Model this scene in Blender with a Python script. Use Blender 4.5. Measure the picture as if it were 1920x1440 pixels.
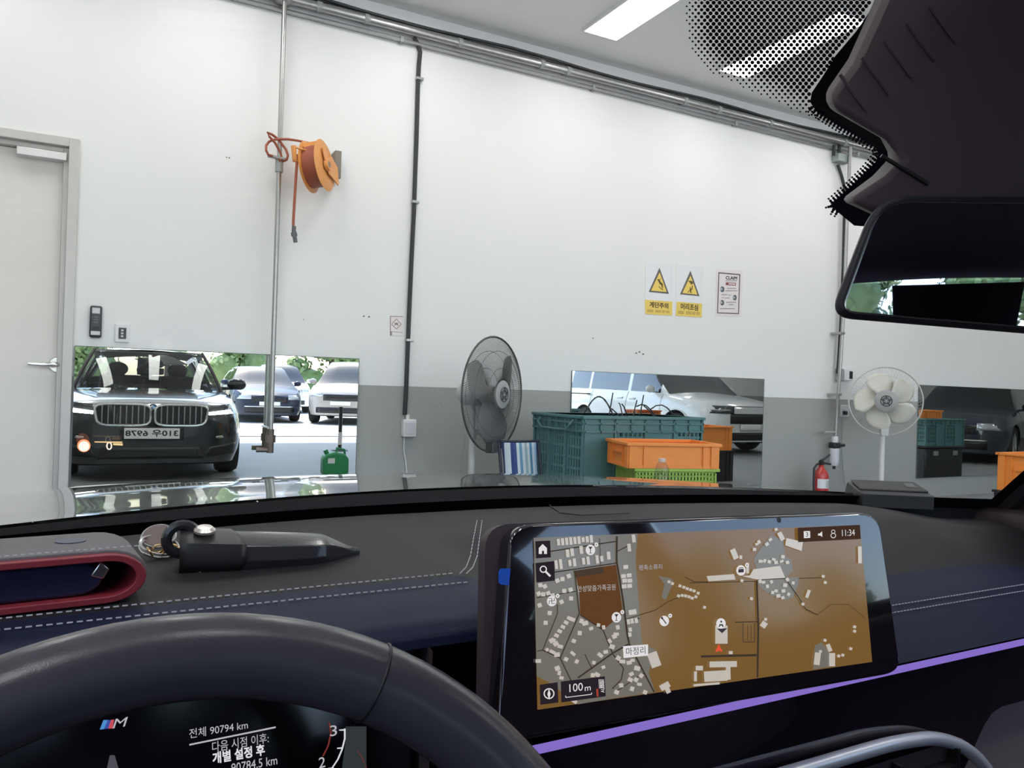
import bpy, bmesh, math, random
from mathutils import Vector, Matrix
from mathutils.bvhtree import BVHTree
random.seed(7)
for o in list(bpy.data.objects):
    bpy.data.objects.remove(o)
SC = bpy.context.scene
COL = SC.collection
rad = math.radians
# ------------------------------------------------------------------ camera
EYE = 1.08                     # phone height above the floor
D = 5.5                        # distance to the white wall
FPX = 1456.0
CAM = Vector((0, 0, EYE))
_y, _p, _r = rad(28.05), rad(0.31), rad(1.763)
FW = Vector((math.sin(_y) * math.cos(_p), math.cos(_y) * math.cos(_p), math.sin(_p)))
_r0 = Vector((math.cos(_y), -math.sin(_y), 0)); _u0 = _r0.cross(FW)
RT = _r0 * math.cos(_r) + _u0 * math.sin(_r)
UP = _u0 * math.cos(_r) - _r0 * math.sin(_r)
cam = bpy.data.cameras.new('camera'); cam.sensor_width = 36; cam.lens = 36 * FPX / 1920
cam.clip_start = 0.02; cam.clip_end = 300
camo = bpy.data.objects.new('camera', cam); COL.objects.link(camo)
camo.matrix_world = Matrix(((RT.x, UP.x, -FW.x, CAM.x), (RT.y, UP.y, -FW.y, CAM.y), (RT.z, UP.z, -FW.z, CAM.z), (0, 0, 0, 1)))
SC.camera = camo
# ------------------------------------------------------------------ sky, sun, exposure
SUN_EL, SUN_AZ = rad(62), rad(188)
world = bpy.data.worlds.new('sky'); SC.world = world; world.use_nodes = True
wn = world.node_tree
sky = wn.nodes.new('ShaderNodeTexSky'); sky.sky_type = 'NISHITA'; sky.sun_disc = False
sky.sun_elevation = SUN_EL; sky.sun_rotation = SUN_AZ; sky.air_density = 1.0; sky.dust_density = 1.5
wn.links.new(sky.outputs[0], wn.nodes['Background'].inputs[0])
wn.nodes['Background'].inputs[1].default_value = .95
sl = bpy.data.lights.new('sun', 'SUN'); sl.energy = 17.0; sl.angle = rad(0.6); sl.color = (1, .96, .9)
slo = bpy.data.objects.new('sun', sl); COL.objects.link(slo)
slo.rotation_euler = (rad(28), 0, rad(-8))
slo.location = (0, -10, 20)
PANEL_W = 12.5                  # watts of every LED ceiling panel
vs = SC.view_settings
vs.view_transform = 'Standard'; vs.look = 'None'; vs.gamma = 1; vs.exposure = -0.24; vs.use_curve_mapping = False

# ------------------------------------------------------------------ pixel -> place
def ray(x, y):
    return (FW + RT * ((x - 960) / FPX) - UP * ((y - 720) / FPX))
def on_y(x, y, Y):
    d = ray(x, y); return CAM + d * (Y / d.y)
def on_z(x, y, Z):
    d = ray(x, y); return CAM + d * ((Z - EYE) / d.z)
def on_pl(x, y, p0, n):
    d = ray(x, y); return CAM + d * ((p0 - CAM).dot(n) / d.dot(n))
def at_depth(x, y, dep):
    return CAM + ray(x, y) * dep
def wl(x, y, off=0.0):          # point on the white wall
    return on_y(x, y, D - off)

# ------------------------------------------------------------------ materials
MATS = {}
def mat(name, col, rough=.5, metal=0.0, noise=0.06, nscale=12, bump=0.0, bscale=200, emit=None, estr=1.0, coat=0.0, spec=.5, trans=0.0, alpha=1.0):
    if name in MATS: return MATS[name]
    m = bpy.data.materials.new(name); m.use_nodes = True; nt = m.node_tree
    b = nt.nodes['Principled BSDF']
    b.inputs['Roughness'].default_value = rough; b.inputs['Metallic'].default_value = metal
    b.inputs['Specular IOR Level'].default_value = spec
    b.inputs['Coat Weight'].default_value = coat; b.inputs['Coat Roughness'].default_value = .02
    b.inputs['Transmission Weight'].default_value = trans; b.inputs['Alpha'].default_value = alpha
    tc = nt.nodes.new('ShaderNodeTexCoord')
    nz = nt.nodes.new('ShaderNodeTexNoise'); nz.inputs['Scale'].default_value = nscale; nz.inputs['Detail'].default_value = 4
    nt.links.new(tc.outputs['Object'], nz.inputs['Vector'])
    mx = nt.nodes.new('ShaderNodeMix'); mx.data_type = 'RGBA'
    c = tuple(col) + (1,)
    mx.inputs['A'].default_value = tuple(max(0, v * (1 - noise)) for v in col) + (1,)
    mx.inputs['B'].default_value = tuple(min(1, v * (1 + noise)) for v in col) + (1,)
    nt.links.new(nz.outputs['Fac'], mx.inputs['Factor'])
    nt.links.new(mx.outputs['Result'], b.inputs['Base Color'])
    if bump:
        n2 = nt.nodes.new('ShaderNodeTexNoise'); n2.inputs['Scale'].default_value = bscale
        bp = nt.nodes.new('ShaderNodeBump'); bp.inputs['Strength'].default_value = bump; bp.inputs['Distance'].default_value = .001
        nt.links.new(tc.outputs['Object'], n2.inputs['Vector'])
        nt.links.new(n2.outputs['Fac'], bp.inputs['Height']); nt.links.new(bp.outputs['Normal'], b.inputs['Normal'])
    if emit:
        b.inputs['Emission Color'].default_value = tuple(emit) + (1,); b.inputs['Emission Strength'].default_value = estr
    MATS[name] = m; return m
def glow(name, col, s=1.0):
    return mat(name, (0, 0, 0), .3, emit=col, estr=s, spec=.0)
def glass(name, tint, ior=1.3, rough=0.0):
    if name in MATS: return MATS[name]
    m = bpy.data.materials.new(name); m.use_nodes = True; nt = m.node_tree; nt.nodes.remove(nt.nodes['Principled BSDF'])
    tr = nt.nodes.new('ShaderNodeBsdfTransparent'); tr.inputs[0].default_value = tuple(tint) + (1,)
    gl = nt.nodes.new('ShaderNodeBsdfGlossy'); gl.inputs['Roughness'].default_value = rough; gl.inputs[0].default_value = (1, 1, 1, 1)
    fr = nt.nodes.new('ShaderNodeFresnel'); fr.inputs['IOR'].default_value = ior
    ge = nt.nodes.new('ShaderNodeNewGeometry'); io = nt.nodes.new('ShaderNodeMix'); io.inputs[2].default_value = ior; io.inputs[3].default_value = 1 / ior
    nt.links.new(ge.outputs['Backfacing'], io.inputs[0]); nt.links.new(io.outputs[0], fr.inputs['IOR'])      # thin sheet: same reflectance from both sides
    mx = nt.nodes.new('ShaderNodeMixShader')
    nt.links.new(fr.outputs[0], mx.inputs[0]); nt.links.new(tr.outputs[0], mx.inputs[1]); nt.links.new(gl.outputs[0], mx.inputs[2])
    nt.links.new(mx.outputs[0], nt.nodes['Material Output'].inputs['Surface'])
    MATS[name] = m; return m
def wall_paint():
    m = bpy.data.materials.new('wall paint white over grey'); m.use_nodes = True; nt = m.node_tree; b = nt.nodes['Principled BSDF']
    b.inputs['Roughness'].default_value = .6
    g = nt.nodes.new('ShaderNodeNewGeometry'); s = nt.nodes.new('ShaderNodeSeparateXYZ'); nt.links.new(g.outputs['Position'], s.inputs[0])
    lt = nt.nodes.new('ShaderNodeMath'); lt.operation = 'LESS_THAN'; lt.inputs[1].default_value = WAIN
    nt.links.new(s.outputs['Z'], lt.inputs[0])
    nz = nt.nodes.new('ShaderNodeTexNoise'); nz.inputs['Scale'].default_value = 1.3; nz.inputs['Detail'].default_value = 5; nt.links.new(g.outputs['Position'], nz.inputs['Vector'])
    w = nt.nodes.new('ShaderNodeMix'); w.data_type = 'RGBA'; w.inputs['A'].default_value = (.78, .78, .77, 1); w.inputs['B'].default_value = (.83, .83, .815, 1)
    q = nt.nodes.new('ShaderNodeMix'); q.data_type = 'RGBA'; q.inputs['A'].default_value = (.345, .35, .33, 1); q.inputs['B'].default_value = (.385, .39, .365, 1)
    nt.links.new(nz.outputs['Fac'], w.inputs['Factor']); nt.links.new(nz.outputs['Fac'], q.inputs['Factor'])
    x = nt.nodes.new('ShaderNodeMix'); x.data_type = 'RGBA'; nt.links.new(lt.outputs[0], x.inputs['Factor'])
    nt.links.new(w.outputs['Result'], x.inputs['A']); nt.links.new(q.outputs['Result'], x.inputs['B'])
    nt.links.new(x.outputs['Result'], b.inputs['Base Color'])
    n2 = nt.nodes.new('ShaderNodeTexNoise'); n2.inputs['Scale'].default_value = 60; nt.links.new(g.outputs['Position'], n2.inputs['Vector'])
    bp = nt.nodes.new('ShaderNodeBump'); bp.inputs['Strength'].default_value = .12; bp.inputs['Distance'].default_value = .003
    nt.links.new(n2.outputs['Fac'], bp.inputs['Height']); nt.links.new(bp.outputs['Normal'], b.inputs['Normal'])
    return m
def stripes(name, cols, width, axis=0):
    m = bpy.data.materials.new(name); m.use_nodes = True; nt = m.node_tree; b = nt.nodes['Principled BSDF']; b.inputs['Roughness'].default_value = .85
    tc = nt.nodes.new('ShaderNodeTexCoord'); s = nt.nodes.new('ShaderNodeSeparateXYZ'); nt.links.new(tc.outputs['Generated'], s.inputs[0])
    r = nt.nodes.new('ShaderNodeValToRGB'); r.color_ramp.interpolation = 'CONSTANT'
    els = r.color_ramp.elements
    els[0].position = 0; els[0].color = tuple(cols[0]) + (1,); els[1].position = 1 / len(cols); els[1].color = tuple(cols[1]) + (1,)
    for i in range(2, len(cols)):
        e = els.new(i / len(cols)); e.color = tuple(cols[i]) + (1,)
    nt.links.new(s.outputs[axis], r.inputs[0]); nt.links.new(r.outputs[0], b.inputs['Base Color'])
    return m

# ------------------------------------------------------------------ mesh helpers
WM = {}
class MB:
    def __init__(s): s.v = []; s.f = []
    def add(s, vs_, fs):
        o = len(s.v); s.v += [Vector(p) for p in vs_]; s.f += [tuple(i + o for i in f) for f in fs]; return s
    def box(s, x0, x1, y0, y1, z0, z1, M=None):
        p = [Vector((x, y, z)) for z in (z0, z1) for y in (y0, y1) for x in (x0, x1)]
        if M: p = [M @ q for q in p]
        return s.add(p, [(0, 2, 3, 1), (4, 5, 7, 6), (0, 1, 5, 4), (2, 6, 7, 3), (0, 4, 6, 2), (1, 3, 7, 5)])
    def prism(s, poly, off):        # closed polygon of points, pushed along off
        n = len(poly); a = [Vector(p) for p in poly]; b = [p + Vector(off) for p in a]
        return s.add(a + b, [tuple(range(n)), tuple(range(2 * n - 1, n - 1, -1))] + [(i, i + n, (i + 1) % n + n, (i + 1) % n) for i in range(n)])
    def flat(s, poly): return s.add(poly, [tuple(range(len(poly)))])
    def grid(s, fn, nu, nv, wrapu=False):
        P = [fn(i / nu, j / nv) for j in range(nv + 1) for i in range(nu + (0 if wrapu else 1))]
        w = nu if wrapu else nu + 1; F = []
        for j in range(nv):
            for i in range(nu):
                F.append((j * w + i, j * w + (i + 1) % w, (j + 1) * w + (i + 1) % w, (j + 1) * w + i))
        return s.add(P, F)
    def tube(s, path, r, seg=8, closed=False, caps=True):
        path = [Vector(p) for p in path]; n = len(path); P = []; prev = None
        rr = r if isinstance(r, (list, tuple)) else [r] * n
        for i, p in enumerate(path):
            if closed: t = path[(i + 1) % n] - path[i - 1]
            else: t = path[min(i + 1, n - 1)] - path[max(i - 1, 0)]
            t = t.normalized() if t.length > 1e-9 else Vector((0, 0, 1))
            if prev is None:
                a = t.orthogonal().normalized()
            else:
                a = prev - t * prev.dot(t); a = a.normalized() if a.length > 1e-6 else t.orthogonal().normalized()
            prev = a; b = t.cross(a)
            for k in range(seg):
                q = 2 * math.pi * k / seg; P.append(p + a * (rr[i] * math.cos(q)) + b * (rr[i] * math.sin(q)))
        F = []
        for i in range(n if closed else n - 1):
            for k in range(seg):
                F.append((i * seg + k, i * seg + (k + 1) % seg, ((i + 1) % n) * seg + (k + 1) % seg, ((i + 1) % n) * seg + k))
        if caps and not closed:
            F.append(tuple(range(seg - 1, -1, -1))); F.append(tuple((n - 1) * seg + k for k in range(seg)))
        return s.add(P, F)
    def cyl(s, p0, p1, r0, r1=None, seg=16):
        return s.tube([p0, p1], [r0, r0 if r1 is None else r1], seg)
    def lathe(s, prof, o, ax, seg=24, closed_prof=False):     # prof: (radius, height along ax)
        ax = Vector(ax).normalized(); a = ax.orthogonal().normalized(); b = ax.cross(a); o = Vector(o); n = len(prof)
        P = [o + ax * h + (a * math.cos(2 * math.pi * k / seg) + b * math.sin(2 * math.pi * k / seg)) * max(r, 1e-5) for (r, h) in prof for k in range(seg)]
        F = [(i * seg + k, i * seg + (k + 1) % seg, ((i + 1) % n) * seg + (k + 1) % seg, ((i + 1) % n) * seg + k) for i in range(n if closed_prof else n - 1) for k in range(seg)]
        return s.add(P, F)
    def torus(s, o, ax, R, r, seg=40, rs=8):
        return s.lathe([(R + r * math.cos(2 * math.pi * k / rs), r * math.sin(2 * math.pi * k / rs)) for k in range(rs)], o, ax, seg, True)
    def ball(s, o, r, seg=14, sc=(1, 1, 1)):
        o = Vector(o)
        return s.grid(lambda u, v: o + Vector((r * sc[0] * math.cos(2 * math.pi * u) * math.sin(math.pi * v), r * sc[1] * math.sin(2 * math.pi * u) * math.sin(math.pi * v), -r * sc[2] * math.cos(math.pi * v))), seg, seg // 2, True)
    def xf(s, M): s.v = [M @ p for p in s.v]; return s
    def build(s, name, m, parent=None, smooth=35, bevel=0.0, solid=0.0, stuff=False):
        me = bpy.data.meshes.new(name)
        lo = Vector((min(p.x for p in s.v), min(p.y for p in s.v), min(p.z for p in s.v))); hi = Vector((max(p.x for p in s.v), max(p.y for p in s.v), max(p.z for p in s.v)))
        c = (lo + hi) / 2
        me.from_pydata([p - c for p in s.v], [], s.f)
        bm = bmesh.new(); bm.from_mesh(me); bmesh.ops.remove_doubles(bm, verts=bm.verts, dist=1e-5); bmesh.ops.recalc_face_normals(bm, faces=bm.faces); bm.to_mesh(me); bm.free()
        if smooth:
            me.polygons.foreach_set('use_smooth', [True] * len(me.polygons)); me.set_sharp_from_angle(angle=rad(smooth))
        me.materials.append(m)
        o = bpy.data.objects.new(name, me); COL.objects.link(o); o.location = c; WM[o] = Matrix.Translation(c)
        if parent: o.parent = parent; o.matrix_parent_inverse = WM[parent].inverted()
        if bevel:
            b = o.modifiers.new('bevel', 'BEVEL'); b.width = bevel; b.segments = 2; b.limit_method = 'ANGLE'; b.harden_normals = False
        if solid:
            q = o.modifiers.new('solid', 'SOLIDIFY'); q.thickness = solid; q.offset = 0
        if stuff: o['kind'] = 'stuff'
        return o
def thing(name, label, cat, loc, group=None):
    o = bpy.data.objects.new(name, None); COL.objects.link(o); o.location = loc; o.empty_display_size = .05
    WM[o] = Matrix.Translation(Vector(loc)); o['label'] = label; o['category'] = cat
    if group: o['group'] = group
    return o
def tag(o, label, cat, group=None):
    o['label'] = label; o['category'] = cat
    if group: o['group'] = group
    return o
def struct(o, label=None):
    o['kind'] = 'structure'
    if label: o['label'] = label
    return o
def place(root, M):
    root.matrix_basis = M @ WM[root]
def dup(root, M, label=None):
    r = root.copy(); COL.objects.link(r); r.matrix_basis = M
    if label: r['label'] = label
    def rec(src, dst):
        for ch in list(src.children):
            c = ch.copy(); COL.objects.link(c); c.parent = dst; c.matrix_parent_inverse = ch.matrix_parent_inverse.copy(); rec(ch, c)
    rec(root, r)
    return r
def smooth(a, b, x):
    t = min(1, max(0, (x - a) / (b - a))); return t * t * (3 - 2 * t)
def itp(keys, x):                  # smooth interpolation through (x, value) keys, x rising
    if x <= keys[0][0]: return keys[0][1]
    if x >= keys[-1][0]: return keys[-1][1]
    for i in range(len(keys) - 1):
        x0, a = keys[i]; x1, b = keys[i + 1]
        if x <= x1:
            def sl_(k):
                if k == 0: return (keys[1][1] - keys[0][1]) / (keys[1][0] - keys[0][0])
                if k == len(keys) - 1: return (keys[-1][1] - keys[-2][1]) / (keys[-1][0] - keys[-2][0])
                d0 = (keys[k][1] - keys[k - 1][1]) / (keys[k][0] - keys[k - 1][0]); d1 = (keys[k + 1][1] - keys[k][1]) / (keys[k + 1][0] - keys[k][0])
                return 0 if d0 * d1 <= 0 else 2 * d0 * d1 / (d0 + d1)
            h = x1 - x0; t = (x - x0) / h; m0, m1 = sl_(i) * h, sl_(i + 1) * h
            return a * (2 * t**3 - 3 * t**2 + 1) + m0 * (t**3 - 2 * t**2 + t) + b * (-2 * t**3 + 3 * t**2) + m1 * (t**3 - t**2)
def text_mesh(s):
    cu = bpy.data.curves.new('t', 'FONT'); cu.body = s; cu.size = 1; cu.resolution_u = 3
    o = bpy.data.objects.new('t', cu); COL.objects.link(o)
    dg = bpy.context.evaluated_depsgraph_get(); dg.update()
    me = bpy.data.meshes.new_from_object(o.evaluated_get(dg))
    P = [v.co.copy() for v in me.vertices]; F = [tuple(p.vertices) for p in me.polygons]
    bpy.data.objects.remove(o); bpy.data.curves.remove(cu); bpy.data.meshes.remove(me)
    return P, F
def lettering(mb, s, bl, br, tl, lift=(0, 0, 0)):
    """text filling the parallelogram bottom-left, bottom-right, top-left"""
    P, F = text_mesh(s)
    if not P: return mb
    x0 = min(p.x for p in P); x1 = max(p.x for p in P); y0 = min(p.y for p in P); y1 = max(p.y for p in P)
    bl, br, tl, lift = Vector(bl), Vector(br), Vector(tl), Vector(lift)
    return mb.add([bl + (br - bl) * ((p.x - x0) / (x1 - x0)) + (tl - bl) * ((p.y - y0) / max(y1 - y0, 1e-6)) + lift for p in P], F)
def bold(mb, s, bl, br, tl, lift, w):
    for dx, dy in ((0, 0), (w, 0), (0, w), (w, w)):
        e = (Vector(br) - Vector(bl)).normalized() * dx + (Vector(tl) - Vector(bl)).normalized() * dy
        lettering(mb, s, Vector(bl) + e, Vector(br) + e, Vector(tl) + e, Vector(lift) * (1 + dx * 50 + dy * 30))
    return mb
# ================================================================== THE SETTING
CEIL = 3.85
WAIN = 1.07
white_paint = wall_paint()
m_ceil = mat('ceiling board', (.86, .86, .84), .8, noise=.03, nscale=2)
m_floor = mat('grey epoxy floor', (.21, .215, .225), .55, noise=.18, nscale=1.5)
m_asph = mat('sunlit concrete yard', (.45, .45, .44), .9, noise=.12, nscale=1.1)
m_dark = mat('black plastic', (.018, .017, .02), .45, noise=.15, bump=.1)
m_steel = mat('galvanised steel', (.42, .42, .41), .35, .85, noise=.15, nscale=25)
m_white = mat('white plastic', (.75, .75, .75), .4, noise=.03)
m_grey = mat('grey plastic', (.33, .35, .34), .5)
m_doorw = mat('grey painted steel door', (.76, .725, .68), .42, noise=.04, nscale=3)
m_frame = mat('brushed steel door frame', (.55, .53, .51), .4, .25, noise=.06)
m_cable = mat('black cable sheath', (.025, .028, .03), .5, noise=.1)
m_chrome = mat('brushed chrome', (.75, .74, .73), .22, 1.0, noise=.05)
m_orange = mat('orange plastic', (.88, .28, .045), .45, noise=.08)
m_print_k = mat('black print', (.03, .03, .03), .7)

XL, XR, YB = -6.0, 22.0, -4.6
dx0, dx1, dz1 = -1.22, -0.143, 2.528          # door opening with its frame
w = MB(); w.box(XL, dx0, D, D + .25, 0, CEIL).box(dx1, XR, D, D + .25, 0, CEIL).box(dx0, dx1, D, D + .25, dz1, CEIL)
struct(w.build('wall_back', white_paint, smooth=0), 'white wall with a grey painted lower band')
struct(MB().box(XL - .2, XL, YB, D + .25, 0, CEIL).build('wall_left', white_paint, smooth=0))
struct(MB().box(XR, XR + .2, YB, D + .25, 0, CEIL).build('wall_right', white_paint, smooth=0))
w = MB(); w.box(13.5, XR, YB - .2, YB, 0, CEIL).box(XL, 13.5, YB - .2, YB, CEIL - .35, CEIL).box(XL - .2, XL + .3, YB - .2, YB, 0, CEIL)
struct(w.build('wall_front', white_paint, smooth=0))
struct(MB().box(XL - .2, XR + .2, YB - .2, D + .25, CEIL, CEIL + .2).build('ceiling', m_ceil, smooth=0))
struct(MB().box(XL - .2, XR + .2, YB, D + .25, -.1, 0).build('floor', m_floor, smooth=0))
struct(MB().box(-60, 70, -70, YB, -.1, -.005).build('ground', m_asph, smooth=0))
struct(MB().box(XL, XR, D - .03, D, 3.775, CEIL).build('trim_1', mat('white cornice', (.80, .80, .79), .6), smooth=0), 'white strip where wall meets ceiling')
struct(MB().box(XL, XR, YB - .02, YB + .05, 0, .012).build('trim_2', mat('steel threshold', (.12, .12, .13), .4, .6), smooth=0))

# door
dr = bpy.data.objects.new('door_1', None); COL.objects.link(dr); dr.location = (-.68, D, 0); WM[dr] = Matrix.Translation((-.68, D, 0)); struct(dr, 'pale grey steel door with lever handle')
fr = MB()
for (a, b, c, d) in ((dx1 - .055, dx1, 0, dz1), (dx0, dx0 + .055, 0, dz1), (dx0 + .055, dx1 - .055, dz1 - .055, dz1)):
    fr.box(a, b, D - .025, D + .24, c, d)
for (a, b, c, d) in ((dx1 - .085, dx1 - .055, 0, dz1 - .055), (dx0 + .055, dx0 + .085, 0, dz1 - .055), (dx0 + .085, dx1 - .085, dz1 - .085, dz1 - .055)):
    fr.box(a, b, D + .02, D + .24, c, d)
fr.build('door_frame', m_frame, dr, bevel=.003)
MB().box(dx0 + .087, dx1 - .087, D + .07, D + .115, .01, dz1 - .088).build('door_leaf', m_doorw, dr, bevel=.002)
c = on_y(108, 684, D + .07)
MB().lathe([(0, -.014), (.044, -.014), (.05, -.005), (.05, .0)], c, (0, 1, 0), 28).build('handle_rose', m_chrome, dr)
hp = [c + Vector((0, -.012, 0)), c + Vector((0, -.05, 0)), c + Vector((-.02, -.058, 0)), c + Vector((-.08, -.056, -.004)), c + Vector((-.15, -.05, .0))]
MB().tube(hp, [.014, .014, .016, .013, .010], 12).build('lever_handle', m_chrome, dr)
a, b = on_y(32, 272, D + .02), on_y(126, 284, D + .02)
MB().box(a.x, b.x, D - .01, D + .07, b.z - .065, a.z - .01).build('door_closer', mat('silver closer body', (.72, .71, .70), .35, .3), dr, bevel=.004)

# ================================================================== ON THE WALL
def mirror(label, x0, x1, z0, z1, yaw=0.0):
    t = thing('wall_mirror', label, 'mirror', ((x0 + x1) / 2, D, z0))
    mm = MATS.get('mirror') or mat('mirror', (.86, .90, .88), .0, 1.0, noise=.0)
    y1 = D - .012
    pv = Vector(((x0), y1 + .004, 0)); M = Matrix.Translation(pv) @ Matrix.Rotation(yaw, 4, 'Z') @ Matrix.Translation(-pv)
    MB().box(x0, x1, y1, y1 + .005, z0, z1, M).build('mirror_pane', mm, t, smooth=0)
    e = MB(); ed = .004
    for q in ((x0 - ed, x1 + ed, z1, z1 + ed), (x0 - ed, x1 + ed, z0 - ed, z0), (x0 - ed, x0, z0, z1), (x1, x1 + ed, z0, z1)):
        e.box(q[0], q[1], y1 - .001, D - .001 if not yaw else y1 + .006, q[2], q[3], M)
    e.build('mirror_edge', mat('dark mirror edge', (.10, .14, .13), .3), t, smooth=0)
    for x in (x0 + .1, x1 - .1):
        p = M @ Vector((x, y1 + .005, z1 - .1)); MB().box(x - .02, x + .02, p.y, D - .0005, z0 + .1, z1 - .1).build('mounting_batten', m_grey, t, smooth=0)
    return t
mirror('frameless wall mirror beside the door reflecting the dark car front', -.13, 1.654, .22, 1.256, rad(-.85))
mirror('frameless wall mirror behind the crates reflecting a white van', 3.493, 5.687, .22, 1.240)
mirror('frameless wall mirror behind the white fan, cut by the picture edge', 8.053, 10.9, .22, 1.254)

# horizontal air pipe under the cornice
t = thing('air_pipe', 'long galvanised air pipe running under the ceiling along the wall', 'pipe', (3, D, 3.69))
py, pz = D - .075, 3.69
MB().cyl((XL + .02, py, pz), (12, py, pz), .032, seg=14).build('pipe', m_steel, t)
for x in (1.035, 1.28, 1.62, 2.35, 3.07, 3.32, 4.55, 4.95, 5.6, 6.65, -.8, 8.0):
    MB().cyl((x - .018, py, pz), (x + .018, py, pz), .037, seg=14).build('coupling', m_grey, t)
    MB().box(x - .015, x + .015, py, D - .001, pz - .008, pz + .008).build('pipe_clamp', m_steel, t, smooth=0)
t = thing('air_pipe', 'second thinner galvanised pipe clipped just below the long air pipe', 'pipe', (3, D, 3.63))
MB().cyl((XL + .02, D - .03, 3.625), (12, D - .03, 3.625), .016, seg=10).build('pipe', m_steel, t)
for x in (1.9, 3.6, 5.2, 6.9):
    MB().box(x - .012, x + .012, D - .05, D - .001, 3.604, 3.646).build('pipe_clamp', m_grey, t, smooth=0)
cb = MB()
for k in range(3):
    cb.tube([(x * .4 - 6, D - .015 - .018 * k, 3.745 + .012 * math.sin(x * 1.3 + k * 2) + .008 * k) for x in range(0, 45)], .011, 6)
tag(cb.build('cable_bundle', m_cable), 'sagging bundle of black cables between the air pipe and the ceiling', 'cable')

# vertical pipe in front of the left mirror
t = thing('drop_pipe', 'vertical galvanised drop pipe passing in front of the left mirror', 'pipe', (1.03, D, .75))
xp = 1.035; yp = D - .12
MB().cyl((xp, yp, 3.655), (xp, yp, .70), .0165, seg=12).build('pipe', m_steel, t)
MB().box(xp - .05, xp + .05, yp - .04, yp + .085, 3.645, 3.73).build('tee_fitting', m_steel, t, bevel=.015)
c = wl(517, 308, .12)
MB().cyl((xp, yp, c.z - .05), (xp, yp, c.z + .05), .026, seg=12).build('pipe_joint', m_grey, t)
MB().cyl((xp - .08, yp - .02, c.z + .045), (xp + .04, yp - .02, c.z + .035), .013, seg=10).build('valve', m_steel, t)
c = wl(500, 838, .12)
q = MB(); q.cyl((xp, yp, c.z + .12), (xp, yp, c.z - .04), .024, seg=12).cyl((xp, yp, c.z + .08), (xp, yp, c.z + .03), .034, seg=6); q.build('drain_valve', mat('dark brass fitting', (.16, .13, .11), .4, .7), t)
MB().cyl((xp + .01, yp, c.z - .02), (xp - .09, yp, c.z - .02), .016, seg=10).build('side_outlet', mat('dark brass fitting', (.16, .13, .11), .4, .7), t)
MB().cyl((xp - .02, yp - .02, c.z + .13), (xp - .02, D - .02, c.z + .13), .008, seg=8).build('wall_bracket', m_steel, t)

# black cable drop
t = thing('cable_drop', 'thick black cable running down the white wall to a white box', 'cable', (2.03, D, .6))
xs = [(776, 70), (783, 82), (788, 98), (786, 118), (784, 150), (781, 260), (776, 400), (771, 500), (765, 640), (762, 720), (759, 778)]
MB().tube([wl(x, y, .02) for x, y in xs], .0165, 10).build('cable', m_cable, t)
for (x, y) in ((785, 148), (777, 379), (766, 638)):
    p = wl(x, y, .02); MB().box(p.x - .022, p.x + .034, D - .042, D, p.z - .01, p.z + .01).build('cable_clip', m_steel, t, bevel=.003)
a, b = wl(752, 786, .0), wl(775, 818, .0)
t2 = thing('socket_box', 'white surface socket box at the lower end of the black cable', 'socket', ((a.x + b.x) / 2, D, b.z))
MB().box(a.x, b.x, D - .06, D, b.z, a.z).build('box_body', m_white, t2, bevel=.006)
MB().cyl(((a.x + b.x) / 2 - .01, D - .03, a.z), ((a.x + b.x) / 2 - .01, D - .03, a.z + .035), .014, seg=10).build('cable_gland', m_white, t2)
MB().box(a.x + .01, b.x - .01, D - .064, D - .06, b.z + .02, a.z - .02).build('cover_flap', mat('light grey plastic', (.6, .6, .62), .4), t2, bevel=.002)
tag(MB().tube([wl(x, y, .015) for x, y in ((758, 818), (757, 845), (761, 868), (763, 892))], .004, 6).build('thin_cord', m_white), 'thin pale cord hanging below the white socket box', 'cord')
p = wl(763, 896); tag(MB().box(p.x - .035, p.x + .035, D - .035, D, p.z - .05, p.z + .015).build('junction_block', m_white, bevel=.005), 'small white block under the thin pale cord', 'socket')

# door phone, switch
a, b = wl(169, 573), wl(190, 634)
t = thing('door_phone', 'black slim door terminal with grey ends on the wall', 'intercom', ((a.x + b.x) / 2, D, b.z))
MB().box(a.x, b.x, D - .035, D, b.z, a.z).build('terminal_body', mat('anthracite plastic', (.05, .05, .06), .4), t, bevel=.012)
h = a.z - b.z
MB().box(a.x + .012, b.x - .012, D - .038, D - .034, a.z - .25 * h, a.z - .07 * h).build('upper_panel', mat('silver plastic', (.6, .6, .63), .4), t, bevel=.003)
MB().box(a.x + .008, b.x - .008, D - .038, D - .034, b.z + .08 * h, b.z + .2 * h).build('lower_panel', mat('silver plastic', (.6, .6, .63), .4), t, bevel=.003)
for i in range(3):
    MB().box(a.x + .02, b.x - .02, D - .037, D - .034, b.z + (.45 + .08 * i) * h, b.z + (.50 + .08 * i) * h).build('key_row', mat('dark grey key', (.12, .12, .13), .4), t, bevel=.002)
MB().box(a.x + .015, b.x - .015, D - .037, D - .033, b.z + .24 * h, b.z + .34 * h).build('reader_slot', m_dark, t)
a, b = wl(216, 607), wl(242, 643)
t = thing('wall_switch', 'white wall switch plate with a black touch panel', 'switch', ((a.x + b.x) / 2, D, b.z))
MB().box(a.x, b.x, D - .012, D, b.z, a.z).build('switch_plate', m_white, t, bevel=.004)
w_, h = b.x - a.x, a.z - b.z
MB().box(a.x + .25 * w_, b.x - .22 * w_, D - .016, D - .011, b.z + .2 * h, a.z - .2 * h).build('touch_panel', mat('anthracite plastic', (.05, .05, .06), .4), t, bevel=.002)
for i in range(3):
    z = b.z + (.34 + .16 * i) * h; MB().box(a.x + .42 * w_, b.x - .42 * w_, D - .0175, D - .0155, z - .006, z + .006).build('touch_mark', mat('light grey plastic', (.6, .6, .62), .4), t, smooth=0)

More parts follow.
